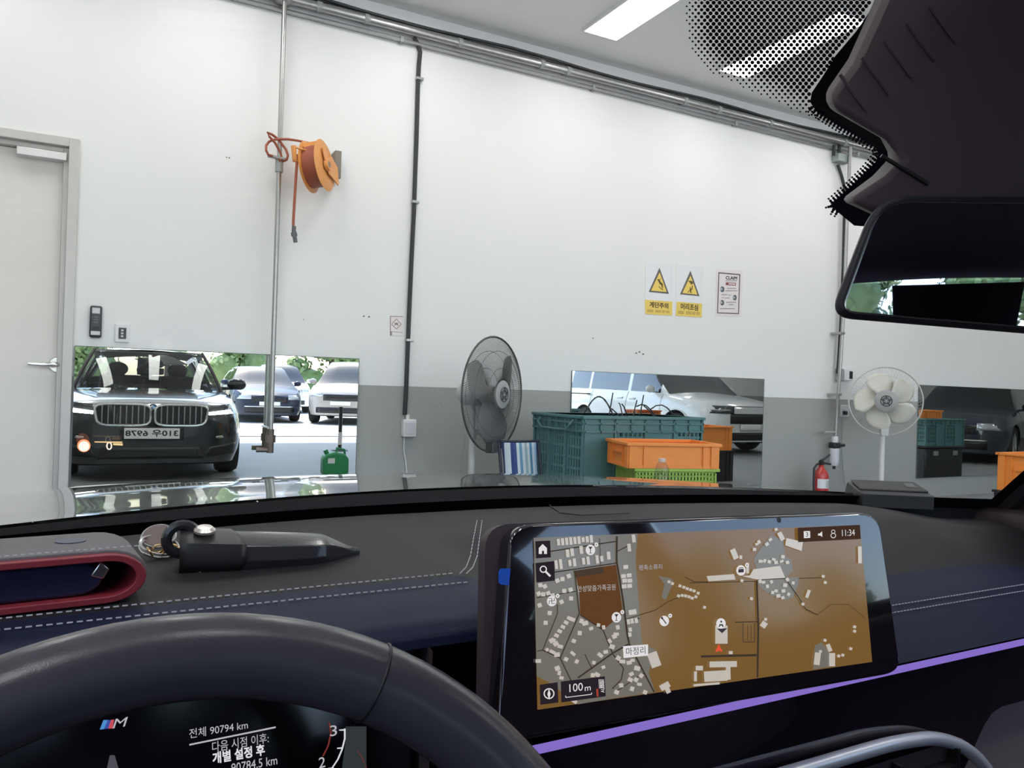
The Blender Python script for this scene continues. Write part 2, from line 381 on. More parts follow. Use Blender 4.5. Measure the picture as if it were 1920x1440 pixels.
# ---------------------------------------------------------------- posters
def sheet(name, label, cat, px, m, th=.002):
    P = [wl(x, y, .0005) for x, y in px]
    t = thing(name, label, cat, sum(P, Vector()) / len(P))
    MB().prism(P, (0, -th, 0)).build('sheet', m, t, smooth=0); return t
def lift(k): return (0, -.0025 - .0006 * k, 0)
def patch(mb, px, k): mb.flat([wl(x, y, .0005) + Vector(lift(k)) for x, y in px]); return mb
m_paper = mat('white laminated paper', (.80, .80, .83), .25, noise=.02)
m_yel = mat('yellow print', (.86, .62, .14), .5, noise=.03)
m_gp = mat('dark grey print', (.13, .12, .11), .6)
m_brn = mat('brown black print', (.13, .09, .03), .6)
def q8(x, y): return (1180 + x / 8, 470 + y / 8)      # close-up of the signs
for (nm, lb, TX, px, tri, tri2, band, tx, sub, fig) in (
    ('caution_sign', 'yellow and white stair warning sign with a falling figure', '계단주의',
     [(240, 170), (660, 200), (640, 975), (235, 950)], [(450, 255), (592, 650), (287, 620)], [(452, 325), (558, 622), (322, 600)],
     [(232, 735), (645, 765), (640, 975), (235, 950)], ((298, 850), (575, 876), (300, 768)), ((265, 920), (600, 940), (267, 880)),
     [[(415, 430), (440, 425), (470, 470), (500, 500), (500, 560), (480, 520), (450, 500)], [(455, 425), (468, 415), (452, 462)], [(430, 540), (440, 535), (505, 590), (495, 595)], [(470, 500), (480, 498), (500, 585), (488, 570)]]),
    ('caution_sign', 'yellow and white head warning sign with an overhead hazard figure', '머리조심',
     [(700, 205), (1110, 245), (1085, 1000), (690, 975)], [(914, 300), (1050, 685), (757, 655)], [(916, 372), (1018, 660), (792, 636)],
     [(708, 765), (1090, 795), (1085, 1000), (692, 975)], ((766, 885), (1022, 905), (768, 792)), ((725, 950), (1055, 970), (727, 900)),
     [[(875, 455), (920, 450), (955, 470), (950, 495), (925, 512), (905, 480)], [(935, 520), (948, 525), (945, 570), (925, 600), (930, 635), (910, 635), (905, 600), (880, 630), (868, 625), (900, 590), (905, 545), (915, 540), (918, 575), (932, 560)]])):
    t = sheet(nm, lb, 'sign', [q8(*p) for p in px], m_paper)
    patch(MB(), [q8(*p) for p in tri], 0).build('triangle_border', m_gp, t, smooth=0)
    patch(MB(), [q8(*p) for p in tri2], 1).build('triangle_field', m_yel, t, smooth=0)
    patch(MB(), [q8(*p) for p in band], 0).build('yellow_band', m_yel, t, smooth=0)
    g = MB()
    for f in fig: patch(g, [q8(*p) for p in f], 2)
    g.build('pictogram', m_brn, t, smooth=0)
    bold(MB(), TX, wl(*q8(*tx[0])), wl(*q8(*tx[1])), wl(*q8(*tx[2])), lift(1), .004).build('lettering', m_brn, t, smooth=0)
    g = MB(); A, B, C = [wl(*q8(*p)) for p in sub]
    for (u0, u1) in ((0, .27), (.36, .62), (.65, .8), (.83, 1)):
        n_ = max(3, int((u1 - u0) * 26))
        for i in range(n_):
            e0 = u0 + (u1 - u0) * i / n_; e1 = e0 + (u1 - u0) / n_ * .72
            g.flat([A + (B - A) * e0 + Vector(lift(1)), A + (B - A) * e1 + Vector(lift(1)), A + (B - A) * e1 + (C - A) + Vector(lift(1)), A + (B - A) * e0 + (C - A) + Vector(lift(1))])
    g.build('small_print', stuff=True, m=mat('amber print', (.48, .33, .08), .6), parent=t, smooth=0)
t = sheet('notice', 'white framed claim notice with small pictures on the wall', 'notice', [q8(*p) for p in ((1300, 285), (1700, 290), (1680, 985), (1290, 970))], mat('pinkish white paper', (.78, .72, .73), .3, noise=.02))
g = MB()
for f in ([(1333, 322), (1662, 352), (1660, 370), (1333, 342)], [(1645, 352), (1662, 352), (1642, 952), (1628, 950)], [(1313, 925), (1640, 938), (1640, 954), (1313, 940)], [(1333, 322), (1348, 324), (1328, 938), (1313, 935)]): patch(g, [q8(*p) for p in f], 0)
g.build('border', mat('maroon grey print', (.16, .10, .11), .6), t, smooth=0)
bold(MB(), 'CLAIM', wl(*q8(1440, 432)), wl(*q8(1608, 440)), wl(*q8(1442, 385)), lift(1), .003).build('lettering', m_print_k, t, smooth=0)
g = MB(); patch(g, [q8(*p) for p in ((1445, 475), (1598, 482), (1596, 525), (1443, 518))], 0); g.build('red_box', mat('red brown print', (.30, .08, .07), .6), t, smooth=0)
g = MB(); patch(g, [q8(*p) for p in ((1485, 488), (1588, 494), (1587, 512), (1484, 506))], 1); g.build('box_field', m_paper, t, smooth=0)
for (cx, cy, r) in ((1392, 580, 40), (1578, 705, 38), (1390, 782, 38)):
    g = MB(); patch(g, [q8(cx + r * math.cos(k * .52) * (.85 if k % 3 else .75), cy + r * 1.1 * math.sin(k * .52)) for k in range(12)], 0); g.build('picture', mat('blue grey print', (.10, .12, .14), .6), t, smooth=0)
    g = MB(); patch(g, [q8(cx - .4 * r + r * .55 * math.cos(k * .78), cy - .1 * r + r * .5 * math.sin(k * .78)) for k in range(8)], 1); g.build('picture_detail', mat('pale grey print', (.45, .47, .5), .6), t, smooth=0)
g = MB()
for (x0, x1, y) in ((1465, 1600, 565), (1440, 1620, 602), (1380, 1470, 660), (1485, 1520, 668), (1385, 1415, 706), (1430, 1505, 710), (1450, 1600, 775), (1490, 1560, 810), (1360, 1580, 870), (1440, 1615, 452)):
    n_ = max(2, (x1 - x0) // 18)
    for i in range(n_):
        e0 = x0 + (x1 - x0) * i / n_; e1 = e0 + (x1 - x0) / n_ * .75
        patch(g, [q8(e0, y - 5), q8(e1, y - 5), q8(e1, y + 6), q8(e0, y + 6)], 1)
g.build('small_print', m_gp, t, smooth=0, stuff=True)
t = sheet('sticker', 'small white diamond symbol sticker left of the black cable', 'sticker', [(731, 593), (756, 594), (755, 629), (731, 629)], mat('pinkish white sticker', (.80, .74, .73), .4))
g = MB()
for (a, b) in (((743, 598), (752, 608)), ((752, 608), (743, 617)), ((743, 617), (734, 608)), ((734, 608), (743, 598))):
    a, b = Vector(a), Vector(b); n_ = Vector((-(b - a).y, (b - a).x)).normalized() * .7
    patch(g, [tuple(a + n_), tuple(b + n_), tuple(b - n_), tuple(a - n_)], 0)
patch(g, [(740, 605), (746, 605), (747, 611), (743, 609), (739, 611)], 0)
g.build('diamond_print', mat('grey red print', (.33, .24, .23), .6), t, smooth=0)
g = MB()
for f in ([(731, 592.5), (756, 593), (756, 594.5), (731, 594)], [(731, 593), (732.5, 593), (732.5, 629), (731, 629)], [(731, 621), (755, 623), (755, 624), (731, 622)], [(731, 622), (735, 622), (735, 629), (731, 629)]): patch(g, f, 0)
g.build('border', mat('brown border print', (.36, .26, .25), .6), t, smooth=0)
g = MB()
for (x, y, r) in ((682, 593, 2), (692, 594, 2), (1193, 662, 2), (1199, 660, 2), (1206, 664, 2), (1112, 634, 1.5), (569, 599, 1.2), (425, 295, 1.6), (430, 296, 1.8)):
    g.flat([wl(x + r * math.cos(k * 1.05), y + r * .8 * math.sin(k * 1.05), .001) for k in range(6)])
tag(g.build('scuff_marks', m_gp, smooth=0), 'scattered small dark scuff marks and plug holes on the white wall', 'marks'); bpy.data.objects['scuff_marks']['kind'] = 'stuff'

# ---------------------------------------------------------------- hose reel
m_reel = mat('orange enamel', (.72, .30, .075), .4, noise=.08)
m_hose = mat('red brown rubber hose', (.33, .085, .04), .55, noise=.1)
cr = wl(594, 312, .25); nx = Vector((.79, -.60, .12)).normalized(); sx = Vector((nx.y, -nx.x, 0))   # sx: sideways in the disc, towards the camera-left/wall
t = thing('hose_reel', 'orange hose reel bracketed to the wall with a wound red hose', 'hose reel', (cr.x, D, cr.z - .18))
for s, k in ((.055, 0), (-.055, 1)):
    o = cr + nx * s; MB().lathe([(0, -.004), (.165, -.004), (.172, 0), (.165, .004), (0, .004)], o, nx, 40).build('flange', m_reel, t)
MB().lathe([(.05, -.05)] + [(.13 + .012 * abs(math.sin(k * math.pi / 2 + .7)), -.05 + .1 * k / 16) for k in range(17)] + [(.05, .05)], cr, nx, 40).build('wound_hose', m_hose, t)
MB().cyl(cr - nx * .075, cr + nx * .09, .022, seg=14).build('axle', m_steel, t)
MB().lathe([(0, .09), (.035, .09), (.04, .075), (.04, .066)], cr, nx, 20).build('hub_cap', m_reel, t)
pa = wl(627, 312, .02)
ee = Vector((-nx.y, nx.x, 0)).normalized(); eu = nx.cross(ee) * -1; eu = eu if eu.z > 0 else -eu
arm = [cr + nx * .068 + ee * a + eu * z for a, z in ((-.06, .10), (-.035, .03), (.02, -.055), (.09, -.07), (.175, -.095), (.19, -.08), (.19, .035), (.15, .055), (.10, .085), (.04, .06), (-.02, .115))]
MB().prism(arm, nx * .008).build('support_arm', m_reel, t, bevel=.002)
MB().box(pa.x - .02, pa.x + .025, D - .11, D - .001, pa.z - .10, pa.z + .09).build('wall_plate', mat('dull steel plate', (.23, .20, .17), .5, .4), t, bevel=.003)
g1, g2 = wl(552, 276, .34), wl(586, 285, .30)
gb = MB()
u = (g2 - g1); gz = Vector((0, 0, .085))
for (a, b) in ((g1, g2), (g1 + gz * -1, g2 + gz * -1)): gb.cyl(a, b, .007, seg=8)
for (a, b) in ((g1, g1 - gz), (g2, g2 - gz)): gb.cyl(a, b, .010, seg=8)
gb.prism([g1 + Vector((-.02, 0, .01)), g1 + Vector((.012, 0, .015)), g1 + Vector((.02, 0, -.09)), g1 + Vector((-.005, 0, -.095))], (0, .02, 0))
gb.prism([g2 + Vector((-.08, .02, .05)), cr + Vector((.0, -.02, .17)), cr + Vector((.03, -.05, .10)), g2 + Vector((.0, -.0, -.03))], (0, .012, 0))
gb.build('hose_guide', m_reel, t, bevel=.002)
MB().tube([wl(x, y, .33) for x, y in ((558, 290), (557, 300), (555, 330), (552, 380), (550, 415), (550, 426))], .0095, 10).build('hanging_hose', m_hose, t)
c = wl(551, 430, .33)
q = MB(); q.cyl(c + Vector((0, 0, .02)), c + Vector((0, 0, -.02)), .014, seg=10).cyl(c + Vector((0, 0, -.02)), c + Vector((.006, 0, -.045)), .02, seg=8).cyl(c + Vector((.006, 0, -.045)), c + Vector((.014, 0, -.085)), .014, seg=10); q.build('quick_coupler', mat('dark steel coupler', (.12, .12, .13), .35, .7), t)
lp = [(578, 268), (560, 264), (540, 261), (524, 261), (512, 262), (504, 266), (499, 273), (499, 282), (503, 290), (513, 294), (524, 301), (532, 302), (538, 299), (540, 291), (536, 280), (527, 268), (518, 258), (510, 252), (502, 249), (505, 256), (516, 268), (524, 283), (529, 297), (524, 301)]
MB().tube([wl(x, y, .15 + .02 * math.sin(i * 1.1)) for i, (x, y) in enumerate(lp)], .0085, 8).build('feed_hose', m_hose, t)

# ---------------------------------------------------------------- right hand drop: junction box, conduit, regulator
t = ed = thing('electric_drop', 'grey junction box with conduit descending the wall at the right', 'conduit', (7.0, D, .6))
a, b = wl(1559, 290), wl(1580, 310)
MB().box(a.x, b.x, D - .09, D - .005, b.z, a.z).build('junction_box', mat('grey green box', (.30, .35, .33), .5), t, bevel=.006)
for x in (1564, 1574): MB().tube([wl(x, 272, .05), wl(x - 1, 291, .05)], .016, 8).build('conduit_stub', m_cable, t)
MB().tube([wl(x, y, .04) for x, y in ((1571, 309), (1578, 330), (1583, 350), (1584, 380), (1581, 500), (1577, 600), (1574, 650), (1571, 690), (1570, 700))], .016, 8).build('flexible_conduit', m_cable, t)
t = thing('drop_pipe', 'vertical galvanised drop pipe ending in a white air filter at the right', 'pipe', (7.05, D, .5))
MB().tube([wl(x, y, .11) for x, y in ((1594, 275), (1592, 330), (1588, 420), (1583, 560), (1578, 640), (1573, 720), (1569, 770), (1566, 818))], .017, 10).build('pipe', m_steel, t)
for x, y in ((1577, 625), (1571, 740)):
    p = wl(x, y, .11); MB().box(p.x - .03, p.x + .03, D - .135, D - .001, p.z - .012, p.z + .012).build('pipe_clamp', m_steel, t, bevel=.003)
p = wl(1565, 835, .11)
MB().box(p.x - .05, p.x + .05, p.y - .04, p.y + .04, p.z - .03, p.z + .03).build('regulator_body', m_dark, t, bevel=.012)
MB().lathe([(0, -.21), (.03, -.205), (.045, -.17), (.045, -.03), (.03, -.028)], p, (0, 0, 1), 18).build('filter_bowl', mat('milky plastic', (.72, .72, .74), .3), t)
MB().cyl(p + Vector((0, 0, -.24)), p + Vector((0, 0, -.205)), .015, seg=10).build('drain_knob', m_dark, t)
MB().lathe([(.03, .03), (.035, .06), (.03, .09), (0, .092)], p, (0, 0, 1), 16).build('regulator_knob', m_white, t)
MB().cyl(p + Vector((.05, 0, 0)), p + Vector((.14, 0, 0)), .016, seg=10).build('air_outlet', m_dark, t)
q = MB().cyl(p + Vector((-.16, 0, .13)), p + Vector((.02, 0, .13)), .015, seg=10); q.build('branch_pipe', m_grey, t)
a, b = wl(1575, 692), wl(1590, 714)
t = thing('breaker_box', 'small white breaker box beside the right conduit', 'switch', (a.x, D, b.z))
MB().box(a.x, b.x, D - .06, D, b.z, a.z).build('box_body', m_white, t, bevel=.006)
MB().box(a.x + .55 * (b.x - a.x), b.x - .01, D - .065, D - .059, b.z + .02, a.z - .02).build('breaker_window', m_dark, t, bevel=.002)
a, b = wl(1565, 691), wl(1573, 715)
MB().box(a.x, b.x, D - .06, D - .001, b.z, a.z).build('conduit_box', m_grey, ed, bevel=.006)
a, b = wl(1575, 759), wl(1590, 782)
t = thing('wall_socket', 'grey wall socket plate with a plugged dark lead beside the white fan', 'socket', (a.x, D, b.z))
MB().box(a.x, b.x, D - .014, D, b.z, a.z).build('socket_plate', mat('light grey plastic', (.6, .6, .62), .4), t, bevel=.006)
p = wl(1580, 774); MB().box(p.x - .02, p.x + .02, D - .05, D - .012, p.z - .02, p.z + .02).build('plug', m_dark, t, bevel=.006)
MB().tube([wl(x, y, .03) for x, y in ((1580, 776), (1580, 800), (1578, 840), (1581, 880), (1587, 930))], .006, 6).build('lead', m_grey, t)

# ---------------------------------------------------------------- LED ceiling panels
def led(x, y1, label):
    t = thing('ceiling_light', label, 'light', (x, y1 - .6, CEIL - .03), 'LED panels in the ceiling')
    fr_ = MB(); z0, z1 = CEIL - .03, CEIL
    for q in ((x - .165, x + .165, y1, y1 + .015), (x - .165, x + .165, y1 - 1.215, y1 - 1.2), (x - .165, x - .15, y1 - 1.2, y1), (x + .15, x + .165, y1 - 1.2, y1)): fr_.box(q[0], q[1], q[2], q[3], z0, z1)
    fr_.build('light_frame', m_white, t, smooth=0)
    MB().box(x - .15, x + .15, y1 - 1.2, y1, z0 + .008, z1).build('diffuser', glow('LED diffuser', (1, .99, .97), 6.0), t, smooth=0)
    L = bpy.data.lights.new('led', 'AREA'); L.shape = 'RECTANGLE'; L.size = .29; L.size_y = 1.18; L.energy = PANEL_W; L.color = (1, .985, .955)
    lo = bpy.data.objects.new('led_light', L); COL.objects.link(lo); lo.location = (x, y1 - .6, z0 + .004); lo.parent = t; lo.matrix_parent_inverse = WM[t].inverted()
    return t
xs_ = (-4.9, -3.53, -2.16, -.79, .58, 1.96, 3.345, 4.71, 6.08, 7.45, 10.2, 12.9, 16.)
nm = ('far left', 'left', 'left of the door', 'above the door', 'above the windscreen', 'above the hose reel', 'left in view', 'seen through the dotted glass', 'behind the camera housing', 'above the white fan', 'above the white van', 'right of the white van', 'far right')
for i, x in enumerate(xs_):
    for j, y1 in enumerate((5.0, .05, -3.0)):
        if (j == 2 or i < 1 or i > 7) and j and i % 2 == 0: continue
        if j == 0 and i in (0, 2): continue
        lab = {3.345: 'bright LED ceiling panel left of the dotted glass band', 4.71: 'bright LED ceiling panel seen through the dotted glass band'}.get(x) if j == 0 else None
        led(x, y1, lab or 'bright LED ceiling panel %s, %s' % (nm[i], ('near the wall', 'mid hall', 'near the opening')[j]))
# ================================================================== THINGS STANDING ON THE SHOP FLOOR
def fan(label, c, face, R, floor_x, pole_m, cage_m, blade_m, nblade, wires, wr, group=None, bl_twist=.5, hubm=None):
    face = Vector(face).normalized(); c = Vector(c)
    base = Vector((c.x - face.x * .16, c.y - face.y * .16, 0))
    t = thing('pedestal_fan', label, 'fan', base)
    sx = Vector((-face.y, face.x, 0)).normalized(); sz = face.cross(sx) * -1
    if sz.z < 0: sz = -sz
    MB().lathe([(0, .05), (.06, .05), (.15, .03), (.17, .0), (0, 0)], base, (0, 0, 1), 32).build('base', pole_m, t)
    MB().cyl(base + Vector((0, 0, .04)), base + Vector((0, 0, c.z - .28)), .024, seg=14).build('lower_pole', pole_m, t)
    MB().cyl(base + Vector((0, 0, c.z - .30)), base + Vector((0, 0, c.z - .05)), .017, seg=14).build('upper_pole', pole_m, t)
    k = MB().cyl(base + Vector((0, 0, c.z - .30)), base + Vector((0, 0, c.z - .25)), .032, seg=14); k.cyl(base + Vector((0, 0, c.z - .275)) + sx * .02, base + Vector((0, 0, c.z - .275)) + sx * .06, .012, seg=8); k.build('clamp_collar', pole_m, t)
    MB().lathe([(0, -.27), (.06, -.265), (.085, -.23), (.09, -.14), (.07, -.10), (0, -.10)], c, face, 22).build('motor', pole_m, t)
    MB().lathe([(0, .02), (.055, .015), (.06, -.04), (.04, -.05), (0, -.05)], c, face, 20).build('hub', blade_m, t)
    for i in range(nblade):
        a0 = 2 * math.pi * i / nblade + .35
        def bl(u, v):
            r = .05 + (R * .86 - .05) * v; wd = (.55 + .42 * math.sin(math.pi * min(1, v * .85 + .12))) * (1 - .35 * max(0, v - .8) / .2)
            a = a0 + (u - .5) * wd * 1.35 + .35 * v
            return c + (sx * math.cos(a) + sz * math.sin(a)) * r + face * ((u - .5) * .09 * (1 - .4 * v) * bl_twist * 2 - .01)
        MB().grid(bl, 8, 8).build('blade', blade_m, t, smooth=60, solid=.003)
    for nm_, sgn in (('front_cage', 1), ('rear_cage', -1)):
        q = MB(); n = wires
        for i in range(n):
            a = 2 * math.pi * i / n; path = []
            for j in range(6):
                f = j / 5; aa = a + sgn * .55 * f * (1 if sgn > 0 else 0)
                r = .07 + (R - .07) * f; h = (.075 * (1 - f ** 2.2)) * sgn
                path.append(c + (sx * math.cos(aa) + sz * math.sin(aa)) * r + face * (h + .002 * sgn))
            q.tube(path, wr, 3, caps=False)
        for rr, hh in ((.45, .062), (.75, .036)):
            q.torus(c + face * hh * sgn, face, R * rr, wr * 1.4, 40, 4)
        q.build(nm_, cage_m, t, smooth=60)
    MB().torus(c, face, R, .007, 48, 8).build('rim_ring', cage_m, t)
    MB().lathe([(0, .088), (.08, .084), (.105, .072), (.105, .066), (0, .066)], c, face, 28).build('badge', hubm or mat('badge plastic', (.36, .36, .355), .4), t)
    q = MB()
    for rr in (.03, .05): q.torus(c + face * .088, face, rr, .004, 24, 4)
    for i in range(5):
        a = i * 1.256; q.box(-.008, .008, -.002, .002, .012, .05, Matrix.Translation(c + face * .088) @ Matrix(((sx.x, face.x, sz.x, 0), (sx.y, face.y, sz.y, 0), (sx.z, face.z, sz.z, 0), (0, 0, 0, 1))) @ Matrix.Rotation(a, 4, 'Y'))
    q.build('badge_relief', mat('dark badge', (.06, .06, .065), .4), t)
    z = c - sz * R
    MB().box(-.035, .035, -.03, .03, -.01, .06, Matrix.Translation(z) @ Matrix(((sx.x, face.x, 0, 0), (sx.y, face.y, 0, 0), (0, 0, 1, 0), (0, 0, 0, 1)))).build('cage_clip', cage_m, t, bevel=.006)
    return t
m_fdark = mat('dark grey wire', (.075, .075, .075), .4, .3)
m_fblade = mat('smoky grey blade', (.22, .22, .215), .4)
m_fpole = mat('pale grey stand', (.48, .48, .48), .4)
m_fwhite = mat('ivory plastic', (.70, .68, .61), .4)
m_fwire = mat('pale wire', (.52, .51, .49), .35, .3)
fan('grey pedestal fan with a dark wire cage turned to the right', on_y(925, 739, 4.78), (.534, -.845, 0), .395, 0, m_fpole, m_fdark, m_fblade, 3, 150, .0012)
fan('white pedestal fan with pale wire cage and ivory blades', on_y(1660, 752, 4.95), (-.74, -.67, .02), .328, 0, mat('white fan stand', (.78, .78, .76), .4), m_fwire, m_fwhite, 5, 64, .0007)
tag(MB().tube([on_y(x, y, 5.2) for x, y in ((872, 815), (870, 835), (865, 860), (863, 900), (866, 960), (880, 1010))], .005, 6).build('power_cord', m_grey), 'thin grey power cord hanging behind the dark caged fan', 'cord')

# fire extinguisher
p = on_y(1539, 905, 5.22); c = Vector((p.x, p.y, 0))
t = thing('fire_extinguisher', 'red fire extinguisher with a white label by the right wall', 'extinguisher', c)
zb = .0; r_ = .072
m_red = mat('red enamel', (.50, .035, .03), .3, noise=.05, coat=.4)
MB().lathe([(0, 0), (r_ * .95, 0), (r_, .02), (r_, .31), (r_ * .9, .35), (r_ * .55, .39), (.025, .41), (.025, .43), (0, .43)], c + Vector((0, 0, zb)), (0, 0, 1), 28).build('cylinder', m_red, t)
q = MB().grid(lambda u, v: c + Vector((1.01 * r_ * math.sin((u - .5) * 2.6), -1.01 * r_ * math.cos((u - .5) * 2.6), zb + .21 + .09 * v)), 14, 1); q.build('label_sheet', m_paper, t)
lb = MB()
for i in range(5): lb.grid(lambda u, v: c + Vector((1.02 * r_ * math.sin((u - .2) * .9), -1.02 * r_ * math.cos((u - .2) * .9), zb + .22 + .014 * i + .005 * v)), 6, 1)
lb.build('label_print', mat('olive print', (.25, .28, .12), .6), t)
q = MB().box(c.x - .02, c.x + .02, c.y - .02, c.y + .02, zb + .43, zb + .47); q.build('valve_body', m_dark, t, bevel=.005)
MB().tube([c + Vector((-.03, -.01, zb + .47)), c + Vector((.02, -.01, zb + .485)), c + Vector((.09, -.02, zb + .53))], .010, 8).build('carry_handle', m_dark, t)
MB().tube([c + Vector((-.02, -.01, zb + .45)), c + Vector((.05, -.01, zb + .445)), c + Vector((.105, -.02, zb + .437))], .010, 8).build('squeeze_lever', m_dark, t)
MB().tube([c + Vector((-.02, 0, zb + .44)), c + Vector((-.07, -.01, zb + .44)), c + Vector((-.11, -.01, zb + .40)), c + Vector((-.11, -.01, zb + .24)), c + Vector((-.10, -.02, zb + .04))], .011, 8).build('hose', m_dark, t)

# ---------------------------------------------------------------- crates
def crate(label, c, L, W, H, ang, m, style, group, cat='crate', name='plastic_crate'):
    c = Vector(c); M = Matrix.Translation(c) @ Matrix.Rotation(ang, 4, 'Z'); th = .012
    t = thing(name, label, cat, c, group)
    MB().box(-L / 2 + .01, L / 2 - .01, -W / 2 + .01, W / 2 - .01, 0, .012, M).build('crate_floor', m, t, smooth=0)
    for (ln, R) in ((L, Matrix.Translation((0, -W / 2, 0))), (L, Matrix.Translation((0, W / 2, 0)) @ Matrix.Rotation(math.pi, 4, 'Z')), (W, Matrix.Translation((-L / 2, 0, 0)) @ Matrix.Rotation(-math.pi / 2, 4, 'Z')), (W, Matrix.Translation((L / 2, 0, 0)) @ Matrix.Rotation(math.pi / 2, 4, 'Z'))):
        q = MB(); h = ln / 2
        def bx(x0, x1, y0, y1, z0, z1): q.box(x0, x1, y0, y1, z0, z1, M @ R)
        if style == 'slotted':
            bx(-h, h, 0, th, 0, .05); bx(-h, h, 0, th, H * .76, H)
            nseg = 4 if ln == L else 3
            for i in range(nseg):
                x0 = -h + ln * i / nseg; x1 = x0 + ln / nseg
                bx(x0, x0 + .012, -.012, th, 0, H - .03); bx(x1 - .012, x1, -.012, th, 0, H - .03)
                if i % 2 == 1 or ln != L:
                    for k in range(6):
                        xx = x0 + .012 + (ln / nseg - .024) * (k + .5) / 6; bx(xx - .007, xx + .007, 0, th, .05, H * .76)
                    for zz in (.2, .36, .52, .66): bx(x0, x1, .002, th, H * zz, H * zz + .018)
                else:
                    bx(x0, x1, 0, th, .05, H * .76)
            for zz in (.76, .88): bx(-h - .01, h + .01, -.015, 0, H * zz, H * zz + .012)
            for i in range(9): xx = -h + ln * i / 8; bx(xx - .004, xx + .004, -.015, 0, H * .76, H)
        elif style == 'solid':
            bx(-h, h, 0, th * .6, 0, H); bx(-h, -h + .05, -.01, 0, 0, H - .02); bx(h - .05, h, -.01, 0, 0, H - .02)
            for xx in (-h + .10, h - .10): bx(xx - .006, xx + .006, -.010, 0, 0, H - .02)
            bx(-h, h, -.006, 0, 0, .018)
            if ln == W: bx(-.08, .08, -.018, 0, H * .55, H * .62)
        else:
            bx(-h, h, 0, th * .6, 0, .02); bx(-h, h, 0, th * .6, H - .03, H)
            n = int(ln / .022)
            for i in range(n + 1): xx = -h + ln * i / n; bx(xx - .006, xx + .006, 0, th * .6, .02, H - .03)
            for zz in range(1, int(H / .03)): bx(-h, h, 0, th * .6, zz * .03, zz * .03 + .008)
        q.build('side_panel', m, t, smooth=0)
    q = MB(); e = .02
    for b in ((-L / 2 - e, L / 2 + e, -W / 2 - e, -W / 2 + .012), (-L / 2 - e, L / 2 + e, W / 2 - .012, W / 2 + e), (-L / 2 - e, -L / 2 + .012, -W / 2, W / 2), (L / 2 - .012, L / 2 + e, -W / 2, W / 2)): q.box(b[0], b[1], b[2], b[3], H - .02, H, M)
    q.build('rim', m, t, bevel=.003)
    if style == 'slotted':
        for s in (-1, 1):
            x = s * (L / 2 + .03); yy = W * .33
            pts = [(s * (L / 2 + .015), -yy, H - .03), (x + s * .01, -yy, H - .06), (x + s * .012, -yy * .75, H - .10), (x + s * .012, yy * .75, H - .10), (x + s * .01, yy, H - .06), (s * (L / 2 + .015), yy, H - .03)]
            MB().tube([M @ Vector(p) for p in pts], .007, 6).build('bail_handle', m if style == 'slotted' else m_steel, t)
    return t
m_green = mat('teal green plastic', (.085, .20, .20), .5, noise=.1)
m_lime = mat('lime green plastic', (.33, .50, .08), .5)
ca = on_y(1036, 800, 4.10); cbx = on_y(1308, 800, 4.75)
gc = Vector((3.37, 4.66, 0)); ga = rad(0)
crate('lower teal green slotted crate of the stack in front of the middle mirror', gc, 1.02, .66, .45, ga, m_green, 'slotted', 'teal green crates')
crate('upper teal green slotted crate heaped with black cables by the middle mirror', gc + Vector((0, 0, .45)), 1.02, .66, .46, ga, m_green, 'slotted', 'teal green crates')
tg = MB(); 
for i in range(9):
    a = random.uniform(0, 6.28); x0 = gc.x + random.uniform(-.05, .3); y0 = gc.y + random.uniform(-.15, .15)
    pts = [Vector((x0 + .06 * j * math.cos(a) , y0 + .03 * j * math.sin(a), .86 + .10 * math.sin(.5 * j + i) * (1 if i % 3 else 1.5) + .03)) for j in range(7)]
    tg.tube(pts, .005, 5)
for (x, dz) in ((-.08, .17), (.2, .16), (.14, .12)): tg.tube([Vector((gc.x + x, gc.y, .88)), Vector((gc.x + x + .01, gc.y, .95)), Vector((gc.x + x + .03, gc.y, .9 + dz))], .005, 5)
tag(tg.build('cable_tangle', m_cable), 'tangle of thin black cables heaped in the upper teal crate', 'cables')
bc = on_y(1248, 850, 4.02)
b0 = Vector((bc.x, 4.02, 0))
crate('lower lime green mesh basket under the orange crate', b0, .54, .36, .31, rad(-16), m_lime, 'basket', 'lime green baskets', 'basket', 'mesh_basket')
crate('upper lime green mesh basket directly under the orange crate', b0 + Vector((0, 0, .31)), .54, .36, .295, rad(-16), m_lime, 'basket', 'lime green baskets', 'basket', 'mesh_basket')
crate('empty orange crate in front of the teal crates', b0 + Vector((-.03, .0, .605)), .60, .38, .16, rad(-16), m_orange, 'solid', 'orange crates')
# clear bottle on a small stool
p = on_y(1241, 885, 3.62)
sp = Vector((p.x, 3.62, 0))
t = thing('step_stool', 'small grey stool holding the clear bottle in front of the baskets', 'stool', sp)
MB().box(sp.x - .15, sp.x + .15, sp.y - .12, sp.y + .12, .43, .46).build('seat', m_grey, t, bevel=.01)
for sx_ in (-1, 1):
    for sy_ in (-1, 1): MB().cyl(sp + Vector((sx_ * .12, sy_ * .09, .43)), sp + Vector((sx_ * .14, sy_ * .11, 0)), .014, seg=10).build('leg', m_grey, t)
t = thing('clear_bottle', 'clear plastic bottle with pale cap in front of the orange crate', 'bottle', sp + Vector((0, 0, .46)))
o = sp + Vector((0, 0, .46)); hh = on_y(1241, 862, 3.62).z - .46
MB().lathe([(0, .0), (.046, .0), (.05, .01), (.05, hh * .5), (.04, hh * .65), (.044, hh * .75), (.03, hh * .9), (.018, hh * .96)], o, (0, 0, 1), 20).build('bottle_body', glass('clear plastic', (.86, .85, .84), 1.5, .05), t)
MB().lathe([(.02, hh * .94), (.021, hh * 1.03), (0, hh * 1.04)], o, (0, 0, 1), 16).build('cap', mat('pale pink plastic', (.7, .55, .5), .4), t)
